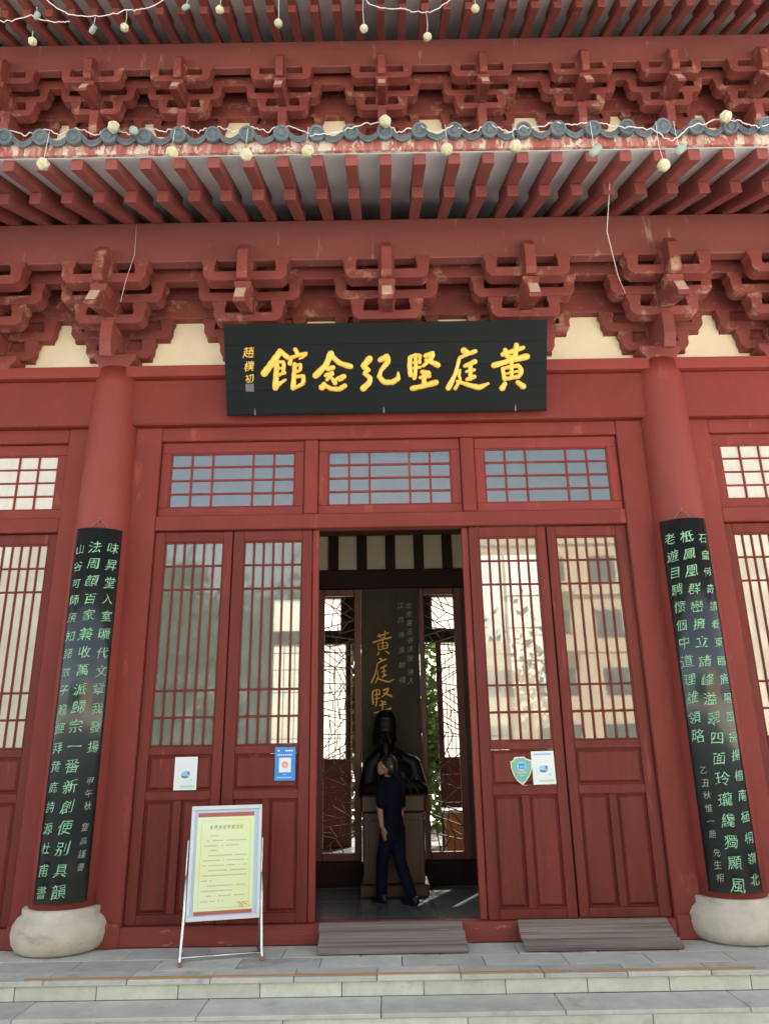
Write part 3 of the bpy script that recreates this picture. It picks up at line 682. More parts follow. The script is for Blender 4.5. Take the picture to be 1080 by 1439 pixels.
def crack(x0, x1, z0, z1, n, seed):
    """cracked-ice lattice: split the opening again and again, each cut is one bar"""
    rr = random.Random(seed); polys = [[Vector((x0, z0)), Vector((x1, z0)), Vector((x1, z1)), Vector((x0, z1))]]; segs = []
    def area(p): return abs(sum(p[i].x*p[(i+1) % len(p)].y-p[(i+1) % len(p)].x*p[i].y for i in range(len(p))))/2
    while len(polys) < n:
        polys.sort(key=area); p = polys.pop()
        c = sum(p, Vector((0, 0)))/len(p); c += Vector((rr.uniform(-.03, .03), rr.uniform(-.03, .03)))
        xs = [v.x for v in p]; zs = [v.y for v in p]; tall = (max(zs)-min(zs)) > (max(xs)-min(xs))
        a = (0 if tall else math.pi/2) + rr.uniform(-.75, .75); d = Vector((math.cos(a), math.sin(a))); nn = Vector((-d.y, d.x))
        A, B, hit = [], [], []
        for i in range(len(p)):
            u, v = p[i], p[(i+1) % len(p)]; su, sv = (u-c).dot(nn), (v-c).dot(nn)
            (A if su >= 0 else B).append(u)
            if su*sv < 0:
                q = u.lerp(v, su/(su-sv)); A.append(q); B.append(q); hit.append(q)
        if len(hit) != 2 or len(A) < 3 or len(B) < 3: polys.insert(0, p); continue
        segs.append(hit); polys += [A, B]
    return segs
for x0, x1, sd_, lab in ((-.985, -.40, 3, 'left ice-crack lattice screen in a red frame, beside the inscribed tablet'), (.375, .945, 8, 'right ice-crack lattice screen in a red frame, nearer the orange box')):
    o = empty('lattice_screen', ((x0+x1)/2, YS, .30), label=lab, cat='lattice screen', group='ice-crack lattice screens flanking the tablet')
    fx = .10 if x0 < 0 else .07; fx2 = .09 if x0 < 0 else .10
    bx('frame_post', x0, x0+fx, YS-.04, YS+.04, .302, 3.66, SCREENR, o, .008); bx('frame_post', x1-fx2, x1, YS-.04, YS+.04, .302, 3.66, SCREENR, o, .008)
    bx('frame_rail', x0+fx+.001, x1-fx2-.001, YS-.035, YS+.035, .302, .39, SCREENR, o, .006); bx('frame_rail', x0+fx+.001, x1-fx2-.001, YS-.035, YS+.035, 3.575, 3.66, SCREENR, o, .006)
    for i, (p, q) in enumerate(crack(x0+fx, x1-fx2, .39, 3.575, 92, sd_)):
        L_ = (q-p).length; ang = math.atan2(q.y-p.y, q.x-p.x)
        link('lattice_bar', box_me('lattice_bar', round(L_+.01, 2), .022, .014, BROWNW, .002), o, ((p.x+q.x)/2, YS-.01+(i % 7)*.0012, (p.y+q.y)/2), (0, -ang, 0))

tab = empty('inscribed_tablet', (-.01, YS-.06, .03), label='tall dark tablet with three gold characters, standing behind the bust', cat='tablet')
bx('tablet_slab', -.393, .368, YS-.08, YS-.0, .03, 3.66, TABLET, tab, .006)
def zpl(name, chars, cx, zs, size, m, par, y, wx=1., seed=1, per=True):
    rs = random.Random(seed)
    for ch, z in zip(chars, zs):
        bm = bmesh.new(); put_glyph(bm, ch, lambda u, v: (u-cx, 0, v-z), cx, z, size, wx, True, rs)
        link('character', fin(bm, 'character', m), par, (cx, y, z))
for nm, cz, cx in (('huang', 2.93, -.125), ('ting', 2.57, -.12), ('jian', 2.19, -.13)):
    bm = bmesh.new(); sts = ZH[nm]; xs = [p[0] for s_ in sts for p in s_]; ys = [p[1] for s_ in sts for p in s_]
    mx, my = (min(xs)+max(xs))/2, (min(ys)+max(ys))/2; k = .31/(max(ys)-min(ys)); kx = .29/(max(xs)-min(xs)); kx = min(kx, k)
    for i, s_ in enumerate(sts): stroke_bm(bm, s_, lambda x, y, h: ((x-mx)*kx, -.002-h, -(y-my)*k), .72, .006, i*.0004)
    link('character', fin(bm, 'character', GOLD, True), tab, (cx, YS-.081, cz))
zpl('c', '北宋著名书法家诗人', .245, [3.42, 3.30, 3.185, 3.07, 2.955, 2.84, 2.72, 2.545, 2.43], .088, PALEG, tab, YS-.083)
zpl('c', '江西诗派始祖', .135, [3.42, 3.23, 3.03, 2.83, 2.64, 2.45], .088, PALEG, tab, YS-.083)

ped = empty('pedestal', (-.015, 2.15, .03), label='brown panelled wood pedestal carrying the dark bust', cat='pedestal')
bx('pedestal_foot', -.40, .37, 1.86, 2.50, .03, .16, BROWNW, ped, .015)
bx('pedestal_body', -.36, .33, 1.90, 2.46, .161, .90, BROWNW, ped, .01)
bx('pedestal_cap', -.385, .355, 1.87, 2.49, .901, 1.09, BROWNW, ped, .02)
bx('inset_panel', -.30, -.03, 1.888, 1.899, .22, .82, BROWNW, ped, .005); bx('inset_panel', .0, .27, 1.888, 1.899, .22, .82, BROWNW, ped, .005)

# figures are unions of tapered limbs, melted into one skin by a voxel remesh
def cap(bm, a, b, ra, rb, seg=14, sx=1., sy=1.):
    a, b = Vector(a), Vector(b); d = b-a; q = d.to_track_quat('Z', 'Y') if d.length > 1e-6 else Quaternion(); L_ = d.length; rings = []
    st = [(-ra*math.cos(t), ra*math.sin(t)) for t in (.25, .7, 1.15)] + [(0, ra), (L_*.33, ra*.67+rb*.33), (L_*.67, ra*.33+rb*.67), (L_, rb)] + [(L_+rb*math.cos(t), rb*math.sin(t)) for t in (1.15, .7, .25)]
    for z, r in st: rings.append([bm.verts.new(a + q @ Vector((r*sx*math.cos(2*math.pi*k/seg), r*sy*math.sin(2*math.pi*k/seg), z))) for k in range(seg)])
    for A, B in zip(rings, rings[1:]):
        for k in range(seg): bm.faces.new((A[k], A[(k+1) % seg], B[(k+1) % seg], B[k]))
    bm.faces.new(rings[0][::-1]); bm.faces.new(rings[-1])
def ell(bm, c, r, seg=20, rot=None):
    M = Matrix.Translation(c) @ (rot.to_4x4() if rot else Matrix()) @ Matrix.Diagonal((*r, 1))
    bmesh.ops.create_uvsphere(bm, u_segments=seg, v_segments=12, radius=1, matrix=M)
def melt(name, bm, m, par, vox, smooth=4, loc=(0, 0, 0)):
    me = bpy.data.meshes.new(name); bm.to_mesh(me); bm.free(); o = bpy.data.objects.new(name, me); C.objects.link(o)
    r = o.modifiers.new('r', 'REMESH'); r.mode = 'VOXEL'; r.voxel_size = vox; r.use_smooth_shade = True
    s = o.modifiers.new('s', 'SMOOTH'); s.iterations = smooth; s.factor = .5
    ev = bpy.data.meshes.new_from_object(o.evaluated_get(bpy.context.evaluated_depsgraph_get())); ev.name = name
    bpy.data.objects.remove(o); bpy.data.meshes.remove(me); ev.materials.clear(); ev.materials.append(m)
    for p in ev.polygons: p.use_smooth = True
    return link(name, ev, par, loc)

# bust (faces the doorway, -Y)
bu = empty('bust', (0, 2.15, 1.09), label='dark bronze bust of a bearded scholar in a tall cap, on the wooden pedestal', cat='bust')
bm = bmesh.new(); by = 2.15; hx = -.092
ell(bm, (-.01, by, 1.17), (.335, .20, .15)); ell(bm, (-.01, by, 1.32), (.30, .19, .17)); ell(bm, (-.04, by+.01, 1.46), (.20, .15, .11))
for sx_ in (-1, 1): cap(bm, (hx+.03*sx_, by+.01, 1.56), (-.02+.23*sx_, by+.01, 1.42), .085, .10); cap(bm, (-.02+.25*sx_, by, 1.42), (-.01+.31*sx_, by-.06, 1.12), .095, .11)
cap(bm, (.30, by-.12, 1.16), (-.02, by-.21, 1.21), .075, .055); cap(bm, (-.30, by-.12, 1.14), (-.10, by-.21, 1.18), .075, .055)
cap(bm, (hx+.02, by, 1.46), (hx, by-.02, 1.62), .10, .09)
ell(bm, (hx, by-.03, 1.71), (.115, .13, .15)); ell(bm, (hx, by-.05, 1.64), (.09, .11, .08)); ell(bm, (hx, by-.17, 1.70), (.020, .034, .038)); cap(bm, (hx, by-.15, 1.77), (hx, by-.175, 1.70), .013, .018, 8)
for sx_ in (-1, 1):
    ell(bm, (hx+.042*sx_, by-.140, 1.765), (.034, .024, .012)); ell(bm, (hx+.042*sx_, by-.138, 1.735), (.020, .014, .009)); ell(bm, (hx+.118*sx_, by-.01, 1.71), (.016, .032, .045)); ell(bm, (hx+.06*sx_, by-.115, 1.68), (.03, .03, .03))
    cap(bm, (hx+.01*sx_, by-.165, 1.66), (hx+.055*sx_, by-.145, 1.63), .012, .008, 8); cap(bm, (hx+.06*sx_, by-.10, 1.63), (hx+.03*sx_, by-.15, 1.50), .035, .018)
ell(bm, (hx, by-.152, 1.638), (.03, .018, .008)); cap(bm, (hx, by-.13, 1.60), (hx+.01, by-.17, 1.40), .060, .02)
for f_ in (-.14, -.08, -.02, .05, .12, .18): cap(bm, (hx+.05+f_*.8, by-.16-abs(f_)*.1, 1.44-abs(f_)*.6), (f_*1.6, by-.20, 1.10), .017, .020)
melt('bust_figure', bm, BRONZE, bu, .010, 2)
bm = bmesh.new()
for (r0, z0), (r1, z1) in zip(((.128, 1.775), (.142, 1.80), (.150, 1.87), (.135, 1.93)), ((.142, 1.80), (.150, 1.87), (.135, 1.93), (.060, 1.985))): cap(bm, (hx, by-.005, z0), (hx, by+.01, z1), r0*.93, r1*.93, 16, 1, 1.0)
cap(bm, (hx, by, 1.90), (hx-.0, by+.01, 1.985), .09, .03); cap(bm, (hx-.13, by+.03, 1.80), (hx-.14, by+.05, 1.66), .03, .02)
melt('scholar_cap', bm, BRONZE, bu, .011, 1)

# visitor walking past the bust, seen from behind
pe = empty('person', (-.03, 1.52, .03), label='person in dark navy short-sleeved top and trousers, standing before the bust', cat='person')
py = 1.52
bm = bmesh.new()
def A_(x, y, z): return (x, py+y, z)
ell(bm, A_(-.085, -.005, 1.415), (.075, .090, .105)); cap(bm, A_(-.07, .01, 1.34), A_(-.05, .01, 1.25), .047, .052)
ell(bm, A_(-.165, -.01, 1.405), (.014, .014, .02)); ell(bm, A_(-.105, -.085, 1.41), (.02, .018, .025))
ell(bm, A_(-.145, .045, 1.39), (.04, .05, .07)); ell(bm, A_(-.165, .06, 1.40), (.018, .015, .02))
cap(bm, A_(-.03, .01, 1.16), A_(-.02, .01, .84), .10, .085, 16, 1, .75)
cap(bm, A_(-.17, .01, 1.20), A_(-.185, .03, 1.0), .048, .040); cap(bm, A_(-.185, .03, 1.0), A_(-.19, -.005, .80), .036, .025); ell(bm, A_(-.192, -.035, .755), (.020, .032, .042))
cap(bm, A_(.105, .02, 1.20), A_(.125, .03, .99), .048, .040); cap(bm, A_(.125, .03, .99), A_(.115, .0, .79), .036, .025); ell(bm, A_(.115, -.005, .745), (.020, .032, .042))
for ax, sg in ((-.192, 1), (.115, -1)):
    for i, (dy_, ln) in enumerate(((-.024, .060), (-.008, .070), (.008, .066), (.022, .052))):
        c0 = Vector(A_(ax, -.035+dy_ if sg > 0 else dy_-.005, .730)); c1 = c0 + Vector((.004*sg, -.004, -ln*.55)); c2 = c1 + Vector((.012*sg, .002, -ln*.45))
        cap(bm, c0, c1, .0095, .0085, 8); cap(bm, c1, c2, .0085, .007, 8)
    c0 = Vector(A_(ax, -.062 if sg > 0 else -.03, .765)); cap(bm, c0, c0+Vector((.006*sg, -.022, -.032)), .011, .008, 8)
cap(bm, A_(-.075, 0, .80), A_(-.08, .11, .46), .068, .052); cap(bm, A_(-.08, .11, .46), A_(-.075, .14, .11), .055, .036)
cap(bm, A_(.035, 0, .80), A_(.045, -.02, .45), .068, .052); cap(bm, A_(.045, -.02, .45), A_(.055, -.20, .12), .055, .036)
melt('body', bm, SKIN, pe, .0068, 3)
bm = bmesh.new()
cap(bm, A_(-.035, .01, 1.19), A_(-.03, .015, 1.00), .142, .130, 18, 1.02, .78); cap(bm, A_(-.03, .015, 1.00), A_(-.02, .01, .78), .130, .140, 18, 1.0, .82)
cap(bm, A_(-.12, .01, 1.23), A_(-.172, .01, 1.19), .055, .062); cap(bm, A_(.04, .01, 1.23), A_(.105, .02, 1.19), .055, .062)
cap(bm, A_(-.172, .01, 1.20), A_(-.186, .0, 1.03), .063, .058); cap(bm, A_(.105, .02, 1.20), A_(.125, .03, 1.01), .063, .058); ell(bm, A_(-.045, .015, 1.255), (.07, .065, .03))
melt('shirt', bm, NAVY, pe, .010, 2)
bm = bmesh.new()
cap(bm, A_(-.02, .005, .85), A_(-.02, .0, .74), .128, .132, 18, 1, .82)
cap(bm, A_(-.08, 0, .76), A_(-.082, .11, .46), .092, .070); cap(bm, A_(-.082, .11, .46), A_(-.076, .14, .09), .068, .058)
cap(bm, A_(.038, 0, .76), A_(.047, -.02, .45), .092, .070); cap(bm, A_(.047, -.02, .45), A_(.055, -.20, .11), .068, .058)
melt('trousers', bm, TROUS, pe, .010, 4)
bm = bmesh.new(); ell(bm, A_(-.075, -.015, 1.432), (.086, .094, .105)); ell(bm, A_(-.07, -.04, 1.385), (.07, .065, .08)); melt('hair', bm, HAIR, pe, .008, 2)
for sx, sy in ((-.076, .14), (.055, -.20)):
    bm = bmesh.new(); cap(bm, A_(sx, sy-.05, .065), A_(sx, sy+.14, .055), .042, .034, 14, 1, .8); ell(bm, A_(sx, sy-.03, .085), (.042, .05, .045)); melt('shoe', bm, SHOE, pe, .008, 2)

pe.rotation_euler.z = R(42)
ob = empty('orange_box', (.93, 3.75, .03), label='orange wooden box with a white top, seen through the right lattice screen', cat='box')
bx('box_body', .70, 1.16, 3.55, 3.95, .03, .76, ORANGE, ob, .01); bx('box_top', .66, 1.20, 3.51, 3.99, .761, .80, WHITE, ob, .006)

# ------------------------------------------------------------------ the name board over the door
TL = math.atan2(.36, .84)
sg = empty('name_board', (-.02, -.38, 5.34), (TL, 0, 0), label='black name board over the doorway with six large gold characters', cat='sign board')
Hh = .457; Wb = 1.655
zz = [-Hh, -.215, .02, .245, Hh]
for i in range(4):
    bx('plank', -Wb-jit(.002), Wb+jit(.002), -.025+jit(.0012), .025, zz[i]+.0004, zz[i+1]-.0004, LACQ, sg, .0015)
bx('edge_strip', -Wb-.004, Wb+.004, -.023, .030, -Hh-.012, -Hh-.0005, LACQ, sg, .003)
def smap(nm):
    ox, oy = ZOFF[nm]
    def f(x, y, h):
        px, py_ = ox + x/SC5, oy + y/SC5
        u = (px-543.5)/136.6; v = -(py_-(515.3-.0156*(px-543.5)))/137.5
        return u, v, h
    return f
for nm in ('guan', 'nian', 'ji', 'jian', 'ting', 'huang'):
    fm = smap(nm); sts = ZH[nm]; xs = [p[0] for s_ in sts for p in s_]; ys = [p[1] for s_ in sts for p in s_]
    cu, cv, _ = fm((min(xs)+max(xs))/2, (min(ys)+max(ys))/2, 0); bm = bmesh.new()
    for i, s_ in enumerate(sts):
        stroke_bm(bm, s_, lambda x, y, h: (fm(x, y, 0)[0]-cu, -.0015-h, fm(x, y, 0)[1]-cv), 1.45, .016, i*.0005)
    link('character', fin(bm, 'character', GOLD, True), sg, (cu, -.026, cv))
rs = random.Random(4)
for ch, v, s_ in (('趙', .175, .118), ('樸', .035, .108), ('初', -.09, .095)):
    bm = bmesh.new(); put_glyph(bm, ch, lambda a, b_: (a, 0, b_), 0, 0, s_, 1, True, rs); link('character', fin(bm, 'character', GOLD), sg, (-1.405, -.0275, v))
SEAL = mat('worn grey seal', (.16, .13, .13), (.09, .08, .08), 30, .6)
bx('seal', -1.45, -1.365, -.0275, -.0245, -.225, -.145, SEAL, sg, 0)
for x in (-1.36, -.03, 1.33):
    link('hanging_clip', prism_me('hanging_clip', [(-.008, 0), (.008, 0), (.010, .04), (0, .075), (-.010, .04)], -.004, .004, 'y', SEAL, .002, 'clip'), sg, (x, -.032, -Hh-.01))

# ------------------------------------------------------------------ couplet boards on the columns
def couplet(s, ang, cols, small, lab, seed):
    """a black half-round board hugging its column; columns of characters read from the right"""
    cx = s*WX; cen = R(-90+ang); rad = .335; half = .685; z0, z1 = .392, 3.678
    o = empty('couplet_board', (cx, 0, z0), label=lab, cat='couplet board', group='black couplet boards on the columns')
    bm = bmesh.new(); n = 18; rows = []
    for z in (z0, z1):
        rows.append([[bm.verts.new((r*math.cos(cen-half+2*half*i/n), r*math.sin(cen-half+2*half*i/n), z-z0)) for i in range(n+1)] for r in (rad-.022, rad)])
    (bi, bo), (ti, to) = rows
    for i in range(n):
        for q in ((bo[i], bo[i+1], to[i+1], to[i]), (bi[i+1], bi[i], ti[i], ti[i+1]), (bo[i+1], bo[i], bi[i], bi[i+1]), (to[i], to[i+1], ti[i+1], ti[i])):
            f = bm.faces.new(q); f.smooth = False
    bm.faces.new((bo[0], to[0], ti[0], bi[0])); bm.faces.new((bo[n], bi[n], ti[n], to[n]))
    me = fin(bm, 'board', COUP)
    for p in me.polygons: p.use_smooth = len(p.vertices) == 4 and abs(p.normal.z) < .1 and p.area > .02
    link('board', me, o, (cx, 0, z0))
    rs = random.Random(seed)
    for (txt, u, zt, pitch, size, wx, m) in cols + small:
        for i, ch in enumerate(txt):
            z = zt - pitch*i
            bm = bmesh.new(); lo = Vector((cx+(rad)*math.cos(cen+u/rad), rad*math.sin(cen+u/rad), z))
            def fm(a, b_):
                t = cen + a/rad; r = rad+.0028; return (cx+r*math.cos(t)-lo.x, r*math.sin(t)-lo.y, b_-lo.z)
            put_glyph(bm, ch, fm, u+rs.uniform(-.004, .004), z+rs.uniform(-.006, .006), size*rs.uniform(.86, 1.0), wx, True, rs)
            link('character', fin(bm, 'character', m), o, lo)
    # wire loop and nail
    tz = z1; pa = [(cx+(rad-.01)*math.cos(cen+d), (rad-.01)*math.sin(cen+d), tz+h) for d, h in ((-.25, 0), (-.14, .05), (0, .085), (.14, .05), (.25, 0))]
    tube('wire_loop', pa, .004, INK, o); tube('nail', [(cx+.27*math.cos(cen), .27*math.sin(cen), tz+.08), (cx+.35*math.cos(cen), .35*math.sin(cen), tz+.095)], .008, INK, o)
couplet(-1, 13.5, [('味昇堂入室曠代文章我發揚', .150, 3.485, .1665, .120, .95, GREEN), ('法周顏百家兼收萬派歸宗一番新創便别具韻', -.012, 3.485, .1665, .130, 1., GREEN),
                   ('山谷可師須知諸效子瞻經拜黄庭詩源杜甫書', -.158, 3.46, .1650, .108, .92, GREEN)],
        [('甲午秋', .150, 1.36, .105, .082, .9, PALEG), ('望高謹書', .145, .985, .105, .075, .9, PALEG)],
        'left black couplet board, its three columns of green characters ending beside the notice stand', 11)
couplet(1, -13.5, [('石窟何奇請看東臨旌陽西接揚檣南極桐嶺北', .165, 3.47, .1655, .108, .9, GREEN), ('柢鳳凰群巒擁立諸峰溢翠四面玲瓏纔獨顯風', .012, 3.49, .1685, .128, 1., GREEN),
                   ('老遊目騁懷個中道理誰領略', -.140, 3.485, .1665, .128, .95, GREEN)],
        [('乙丑秋惟一題', -.130, 1.37, .105, .078, .9, PALEG), ('先生相', -.120, .70, .095, .078, .9, PALEG)],
        'right black couplet board, its short left column ending in small pale characters', 12)

# ------------------------------------------------------------------ notices stuck on the doors
def sheet(name, x, z, wd, h, m, lab, cat, y=-.004, rz=0, t=.003):
    o = empty(name, (x, y, z), (0, rz, 0), label=lab, cat=cat)
    OFF[o] = Vector((0, 0, 0)); bx('sheet', -wd/2, wd/2, -t, 0, -h/2, h/2, m, o, 0); return o
def mark(name, o, pts, m, y=-.0042):
    bm = bmesh.new(); cx = sum(p[0] for p in pts)/len(pts); cz = sum(p[1] for p in pts)/len(pts)
    bm.faces.new([bm.verts.new((p[0]-cx, 0, p[1]-cz)) for p in pts]); link(name, fin(bm, name, m), o, (cx, y, cz))
def rect(a, b, c, d): return [(a, c), (b, c), (b, d), (a, d)]
def disc(x, z, r, sz=1., n=18, a0=0, a1=2*math.pi): return [(x+r*math.cos(a0+(a1-a0)*i/n), z+sz*r*math.sin(a0+(a1-a0)*i/n)) for i in range(n)]
def logo(o, x, z, s):
    mark('logo', o, disc(x, z, .042*s, .75), LBLUE, -.0042); mark('logo', o, disc(x-.004*s, z-.010*s, .036*s, .62, 14, math.pi, 2*math.pi), DBLUE, -.0048); mark('logo', o, disc(x+.026*s, z+.012*s, .013*s, 1.2), DBLUE, -.0052)
for x, rz, lab in ((-1.922, 0, 'white notice with a blue logo alone on the leftmost central door'), (1.357, R(-1), 'white notice with a blue logo beside the green shield')):
    o = sheet('paper_notice', x, 1.403, .208, .288, WHITE, lab, 'notice', y=-.004 if x < 0 else -.012, rz=rz)
    mark('print_band', o, rect(-.08, .08, .110, .125), LBLUE if x > 0 else WHITE); mark('print_band', o, rect(-.045, .085, -.122, -.104), LGREEN); logo(o, 0, -.01, 1.); mark('print_spot', o, disc(.055, -.06, .012), LGREEN)
    for i in range(10):
        a = i*.63; mark('print_tick', o, rect(.066*math.cos(a)-.004, .066*math.cos(a)+.004, .066*math.sin(a)-.012, .066*math.sin(a)-.006), WHITE if i % 2 else LGREEN)
o = sheet('payment_sign', -1.012, 1.474, .188, .292, BLUE, 'bright blue notice with a white square at the open doorway edge', 'sign', t=.006, y=-.006)
mark('white_square', o, rect(-.055, .055, -.075, .052), WHITE, -.0072); mark('emblem', o, disc(0, -.008, .030, 1), PINK, -.0078); mark('emblem', o, disc(0, -.012, .013, 1, 3, math.pi/6, 2.5*math.pi), WHITE, -.0084)
mark('print_bar', o, rect(.0, .072, .108, .120), WHITE, -.0072); mark('print_bar', o, disc(-.06, .114, .009), WHITE, -.0072)
for i in range(8): mark('print_dash', o, rect(-.068+.017*i, -.057+.017*i, .070, .084), WHITE, -.0072)
mark('print_bar', o, rect(-.02, .02, -.098, -.092), LBLUE, -.0072); mark('print_bar', o, rect(-.075, .06, -.125, -.113), LBLUE, -.0072)
o = empty('shield_plaque', (1.157, -.012, 1.39), label='green shield-shaped plaque on the door right of the doorway', cat='plaque')
sh = [(-.06, .108), (.03, .112), (.045, .095), (.098, .078), (.097, .02), (.075, -.045), (.04, -.095), (0, -.135), (-.045, -.10), (-.078, -.05), (-.098, .015), (-.100, .072), (-.075, .082)]
link('shield_rim', prism_me('shield_rim', sh, -.005, 0, 'y', CREAM, .001), o, (1.157, -.012, 1.39))
link('shield_face', prism_me('shield_face', [(p[0]*.9, p[1]*.9) for p in sh], -.0075, -.005, 'y', TEAL, 0), o, (1.157, -.012, 1.39))
def wmark(name, o, pts, m, x, z, y): 
    bm = bmesh.new(); bm.faces.new([bm.verts.new((p[0], 0, p[1])) for p in pts]); link(name, fin(bm, name, m), o, (x, y, z))
wmark('emblem', o, disc(0, .03, .042), LBLUE, 1.157, 1.39, -.0202); wmark('emblem', o, rect(-.028, .028, .005, .052), BLUE, 1.157, 1.39, -.0208); wmark('emblem', o, rect(-.018, .022, .018, .028), LBLUE, 1.157, 1.39, -.0212)
wmark('print_band', o, rect(-.04, .04, -.034, -.016), PINK, 1.157, 1.39, -.0202); wmark('print_band', o, rect(-.025, .03, -.055, -.047), LBLUE, 1.157, 1.39, -.0202)

# ------------------------------------------------------------------ notice stand
sa = math.atan2(.15, .61)
st = empty('notice_stand', (-1.409, -.543, .0), (0, 0, sa), label='white framed notice stand with a yellow green poster, left of the doorway', cat='notice stand')
tilt = R(-7)
def T(u, v, w_=0):   # panel point: u across, v up the panel, w_ out of its face
    return (u, .03 + math.sin(R(7))*v*1. - math.cos(R(7))*w_, .295 + math.cos(R(7))*v - math.sin(R(7))*w_*-1)
def pan(name, u0, u1, v0, v1, w0, w1, m, b=.003):
    c = T((u0+u1)/2, (v0+v1)/2, (w0+w1)/2); return link(name, box_me(name, u1-u0, abs(w1-w0), v1-v0, m, b), st, c, (tilt, 0, 0))
HW = .292; HV = .86
pan('frame_bar', -HW, HW, HV-.032, HV, -.012, .016, WFRAME); pan('frame_bar', -HW, HW, 0, .032, -.012, .016, WFRAME)
pan('frame_bar', -HW, -HW+.028, .0325, HV-.0325, -.012, .016, WFRAME); pan('frame_bar', HW-.028, HW, .0325, HV-.0325, -.012, .016, WFRAME)
pan('board', -HW+.028, HW-.028, .0325, HV-.0325, -.006, .000, BLUEW, 0)
pan('poster_band', -.235, .228, .040, HV-.055, .0012, .0030, POSTR, 0); pan('poster', -.24, .232, .068, HV-.088, .0035, .0050, POST, 0)
def pmark(name, u0, u1, v0, v1, m, w_=.0058):
    c = T((u0+u1)/2, (v0+v1)/2, w_); bm = bmesh.new(); a, b_ = (u1-u0)/2, (v1-v0)/2
    bm.faces.new([bm.verts.new((x, 0, z)) for x, z in ((-a, -b_), (a, -b_), (a, b_), (-a, b_))]); return link(name, fin(bm, name, m), st, c, (tilt, 0, 0))
for q in ((-.205, .20, .745, .747), (-.205, .20, .088, .090), (-.205, -.203, .0905, .7445), (.198, .20, .0905, .7445)): pmark('poster_border', *q, INKF)
rs = random.Random(5)
for i, ch in enumerate('免费开放参观须知'):
    bm = bmesh.new(); put_glyph(bm, ch, lambda a, b_: (a, 0, b_), 0, 0, .036, .8, True, rs); link('character', fin(bm, 'character', INK), st, T(-.125+.036*i, .690, .0058), (tilt, 0, 0))
v = .625
for i, (ind, ln) in enumerate(((.05, .09), (.03, .33), (.0, .30), (.06, .07), (.045, .32), (.0, .37), (.0, .37), (.05, .31), (.0, .37), (.0, .09), (.05, .31), (.0, .25), (.045, .31), (.0, .18))):
    u = -.185+ind; e = u+ln
    bm = bmesh.new(); 
    while u < e-.008:
        h = rs.uniform(.006, .010); ww = rs.uniform(.006, .009)
        for zz_ in ((-h/2, -h/2+.0022), (h/2-.0022, h/2), (-.001, .001)): bm.faces.new([bm.verts.new((x, 0, z)) for x, z in ((u, zz_[0]), (u+ww, zz_[0]), (u+ww, zz_[1]), (u, zz_[1]))])
        xx = u+ww*rs.uniform(.2, .7); bm.faces.new([bm.verts.new((x, -.0002, z)) for x, z in ((xx, -h/2), (xx+.002, -h/2), (xx+.002, h/2), (xx, h/2))])
        u += ww+.0035 + (.02 if rs.random() < .07 else 0)
    o = link('text_line', fin(bm, 'text_line', INKF), st, T(0, v, .0058), (tilt, 0, 0)); o['kind'] = 'stuff'; v -= .0375
bm = bmesh.new()
for i in range(26): 
    a = rs.uniform(0, 6.3); x, z = .15+rs.gauss(0, .022), rs.gauss(0, .012); l = rs.uniform(.01, .03)
    d = Vector((math.cos(a), math.sin(a)*.6)); n_ = Vector((-d.y, d.x))*.0014
    bm.faces.new([bm.verts.new((x+p.x, -.0001*i, z+p.y)) for p in (n_, -n_, -n_+d*l, n_+d*l)])
link('signature', fin(bm, 'signature', INK), st, T(0, .115, .0062), (tilt, 0, 0))
for s in (-1, 1):
    leg = [T(s*(HW+.014), .335, 0), T(s*(HW+.014), .05, 0), (s*(HW+.024), .0, .06), (s*(HW+.026), -.045, .012)]
    tube('leg', leg, .0125, STEEL, st, 10)
    tube('leg', [(s*(HW+.022), -.045, .013), (s*(HW+.022), .36, .013)], .012, STEEL, st, 10); tube('back_stay', [T(s*(HW+.012), .60, -.02), (s*(HW+.022), .34, .02)], .009, STEEL, st, 8)
    bx('foot_cap', s*(HW+.024)-.016, s*(HW+.024)+.016, -.062, -.03, .0, .03, INK, st, .004)
tube('cross_bar', [(-HW-.02, .11, .026), (HW+.02, .11, .026)], .010, STEEL, st, 8)

# ------------------------------------------------------------------ plank ramps
def ramp(x0, x1, n, lab, yb=-.40):
    o = empty('plank_ramp', ((x0+x1)/2, -.25, 0), label=lab, cat='ramp', group='wooden plank ramps against the threshold')
    a = Vector((0, -.052, .165)); d = Vector((0, yb, .014)); L_ = (d-a).length; an = math.atan2(a.z-d.z, a.y-d.y)
    e = 0
    for i in range(n):
        wv = L_/n; t = (i+.5)/n; c = a.lerp(d, t); dx = jit(.012)+(.0 if i < n-1 else .02)
        link('plank', box_me('plank', round(x1-x0+abs(dx), 3), round(wv-.009, 4), .026, WOOD, .003), o, ((x0+x1)/2+dx/2, c.y, c.z+jit(.0015)), (an, 0, jit(.004)))
    for f_ in (.12, .88):
        x = x0+(x1-x0)*f_
        link('batten', prism_me('batten', [(-.08, 0), (-.08, .128), (yb+.05, .0)], -.02, .02, 'x', WOOD, .002, ('rb', yb)), o, (x, 0, .0))
    return o
ramp(-.665, .545, 3, 'wooden plank ramp in front of the open doorway')
ramp(1.02, 2.30, 3, 'wooden plank ramp in front of the closed right doors')

